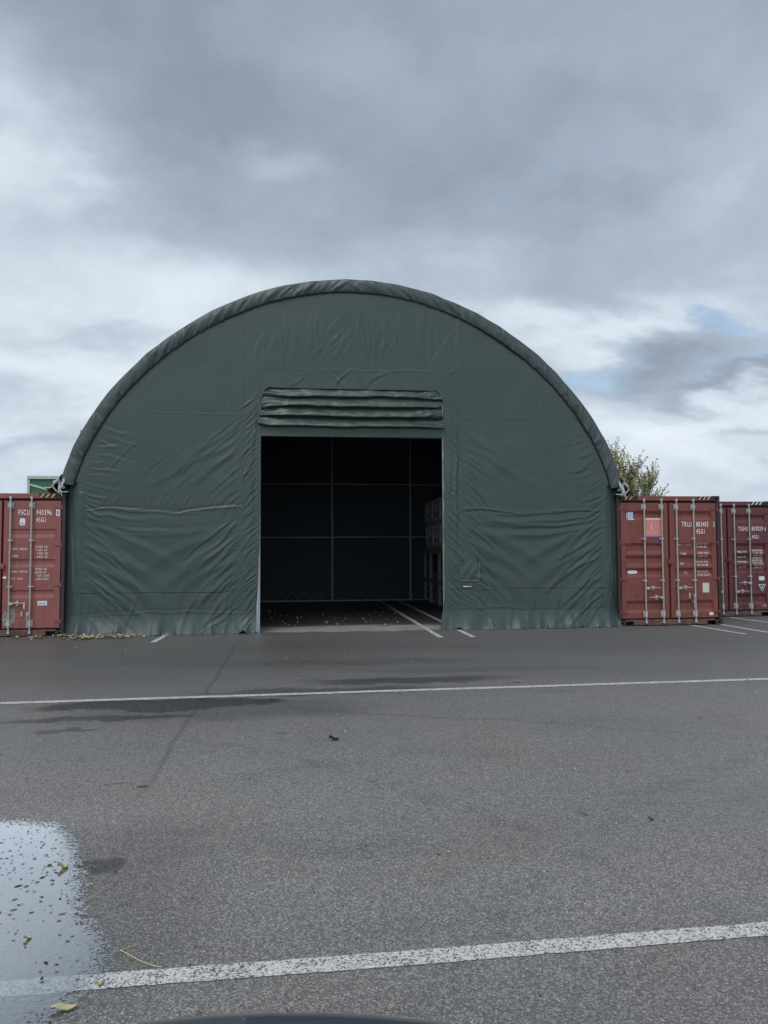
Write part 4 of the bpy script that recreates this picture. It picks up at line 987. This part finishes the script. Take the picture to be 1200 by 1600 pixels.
tag(mb.build('puddle_debris', M_bits), 'dark crumbs of leaf and grit floating in the puddle', 'debris', None, 'stuff')
M_yl = mat('pale_yellow_leaf', (.50, .45, .24), .6, var=.25, vs=60, col2=(.25, .17, .07), f2=(.6, .7), s2=40)
def one_leaf(x, y, L, w, ang, label, m=M_yl, name='fallen_leaf', z=.010, lift=.010, grp='fallen leaves on the yard'):
    t = MB(); curl_leaf(t, 0, 0, L, w, ang, z, lift); t.tube([(math.cos(ang)*L*.48, math.sin(ang)*L*.48, z+.004), (math.cos(ang+.3)*L*.75, math.sin(ang+.3)*L*.75, z+.002)], .0012, 4)
    o = t.build(name, m); o.location = (x, y, 0); return tag(o, label, 'leaf', grp)
one_leaf(-2.055, -12.69, .088, .020, .15, 'long pale yellow leaf beyond the near line, in the bottom left corner')
one_leaf(-2.45, -11.39, .055, .024, .5, 'crumpled pale yellow leaf floating in the upper part of the puddle', lift=.02)
one_leaf(-2.375, -12.14, .035, .013, .8, 'small pale leaf floating in the middle of the puddle')
one_leaf(-1.965, -12.545, .025, .010, .4, 'tiny yellowish leaf lying on the near white line')
one_leaf(1.67, -6.27, .10, .022, .1, 'yellow leaf lying just behind the far white line')
one_leaf(-.85, -8.87, .085, .035, .2, 'dark curled leaf alone in the middle of the yard', mat('dark_wet_leaf', (.03, .028, .024), .5), lift=.022)
one_leaf(1.06, -11.12, .03, .010, -.3, 'small dark leaf on the right side of the yard', mat('dark_dry_leaf', (.03, .025, .02), .6))
def twig(pts, r, m, label):
    p0 = Vector((pts[0][0], pts[0][1], 0)); t = MB(); t.tube([(Vector(p+(.010,))-p0) for p in pts], r, 5); o = t.build('twig', m); o.location = p0
    return tag(o, label, 'twig', 'twigs on the ground')
M_straw = mat('dry_straw', (.55, .47, .26), .6, var=.2, vs=40)
twig([(-1.94, -12.29), (-1.84, -12.385), (-1.78, -12.43), (-1.735, -12.447)], .0022, M_straw, 'long pale straw lying beside the puddle above the near line')
twig([(-1.94, -12.29), (-1.885, -12.26)], .0016, M_straw, 'short side stalk at the upper end of the long straw')
twig([(-1.865, -12.535), (-1.82, -12.49)], .002, M_straw, 'short pale stalk touching the near white line')
M_twig = mat('wet_brown_twig', (.06, .045, .035), .6)
twig([(-2.23, -11.93), (-2.17, -11.965), (-2.11, -11.97)], .0018, M_twig, 'thin brown twig floating in the puddle')
twig([(-2.60, -9.93), (-2.45, -9.89), (-2.38, -9.90)], .004, M_post, 'grey twig lying behind the puddle')
twig([(-2.34, -10.02), (-2.27, -10.02)], .005, M_twig, 'short dark stick to the right of the grey twig')

# ------------------------------------------------------------------ the dark car whose nose closes the bottom edge
M_car = mat('dark_blue_grey_car_paint', (.062, .078, .098), .38, var=.05, spec=.6, coat=1.)
M_glass = mat('dark_car_glass', (.01, .012, .015), .08, var=.02, spec=.8)
M_tyre = mat('tyre_rubber', (.015, .015, .015), .8)
M_rim = mat('alloy_rim', (.4, .41, .42), .35, metal=.9)
car = empty('dark_car', (-1.33, -16.01, .003), label='dark blue grey car whose bonnet edge shows at the bottom of the view', cat='car')
def loft(stations, n=24):
    rows = []
    for (y, hw_, z0, z1, ex, bulge) in stations:
        row = []
        for k in range(n):
            a = 2*math.pi*k/n; cx, sz = math.cos(a), math.sin(a)
            X_ = hw_*math.copysign(abs(cx)**ex, cx); Z_ = (z0+z1)/2+(z1-z0)/2*math.copysign(abs(sz)**ex, sz)
            yc = y-bulge*(X_/max(hw_, .01))**2*(hw_/.8)**1
            row.append((X_, yc, Z_))
        rows.append(row+[row[0]])
    return rows
st_ = [(1.80, .50, .42, .76, .55, .20), (1.83, .66, .33, .83, .5, .24), (1.79, .74, .26, .885, .45, .26), (1.68, .79, .22, .915, .42, .25), (1.3, .83, .2, .94, .4, .15), (.8, .85, .2, .945, .4, .08), (.3, .86, .2, .985, .4, 0), (-.8, .87, .2, .99, .4, 0), (-1.6, .86, .2, .99, .4, 0), (-2.05, .80, .25, .95, .42, -.1), (-2.2, .68, .35, .85, .5, -.12), (-2.22, .4, .5, .7, .6, -.1)]
rows = loft(st_); mb = MB(); mb.grid(rows); mb.add([q for q in rows[0][:-1]], [list(range(24))]); mb.add([q for q in rows[-1][:-1]], [list(range(24))])
bo = mb.build('body', M_car, car)
md = bo.modifiers.new('sub', 'SUBSURF'); md.levels = 1; md.render_levels = 2
ga = [(.28, .72, .975), (-.28, .62, 1.27), (-.50, .58, 1.33), (-1.25, .58, 1.33), (-1.75, .66, .985)]
mb = MB(); mb.grid([[(-w_, y, z-.0) if k == 1 else (w_, y, z) if k == 2 else (-.80 if k == 0 else .80, y if i in (0, 4) else y, .97) for k in range(4)] for i, (y, w_, z) in enumerate(ga)], False); mb.build('windows', M_glass, car)
mb = MB(); mb.grid([[(x*(1 if True else 1), y, z+.012*(1-(x/.6)**2)+.012) for x in (-.6, -.4, -.2, 0, .2, .4, .6)] for y, z in ((-.24, 1.265), (-.48, 1.33), (-.9, 1.345), (-1.28, 1.33), (-1.36, 1.28))]); mb.build('roof', M_car, car)
for s in (-1, 1):
    hl = MB(); hl.grid([[(s*(.50+.22*i/6), 1.845-.26*((.50+.22*i/6)/.74)**2+.012-.03*j/4+(-.03*abs(j/4-.5)), .62+.11*j/4) for j in range(5)] for i in range(7)]); hl.build('headlight', mat('headlight_glass', (.5, .52, .55), .1, metal=.4), car)
    for y in (1.15, -1.4):
        w = MB(); n = 28; prf = [(.22, -.10), (.29, -.105), (.31, -.08), (.315, 0), (.31, .08), (.29, .105), (.22, .10)]
        w.grid([[(s*.80+q, y+p*math.cos(2*math.pi*k/n), .315+p*math.sin(2*math.pi*k/n)) for p, q in prf] for k in range(n+1)]); wt = w.build('wheel', M_tyre, car)
        w = MB(); w.grid([[(s*(.80+.085-.03*abs(math.sin(5*math.pi*k/n*1.0))*(.5 if p > .1 else 0)), y+p*math.cos(2*math.pi*k/n), .315+p*math.sin(2*math.pi*k/n)) for p in (.0, .06, .12, .18, .225)] for k in range(n+1)]); w.build('rim', M_rim, wt)
mb = MB(); mb.box(-.42, .42, 1.80, 1.822, .50, .60); mb.build('grille', M_black, car)
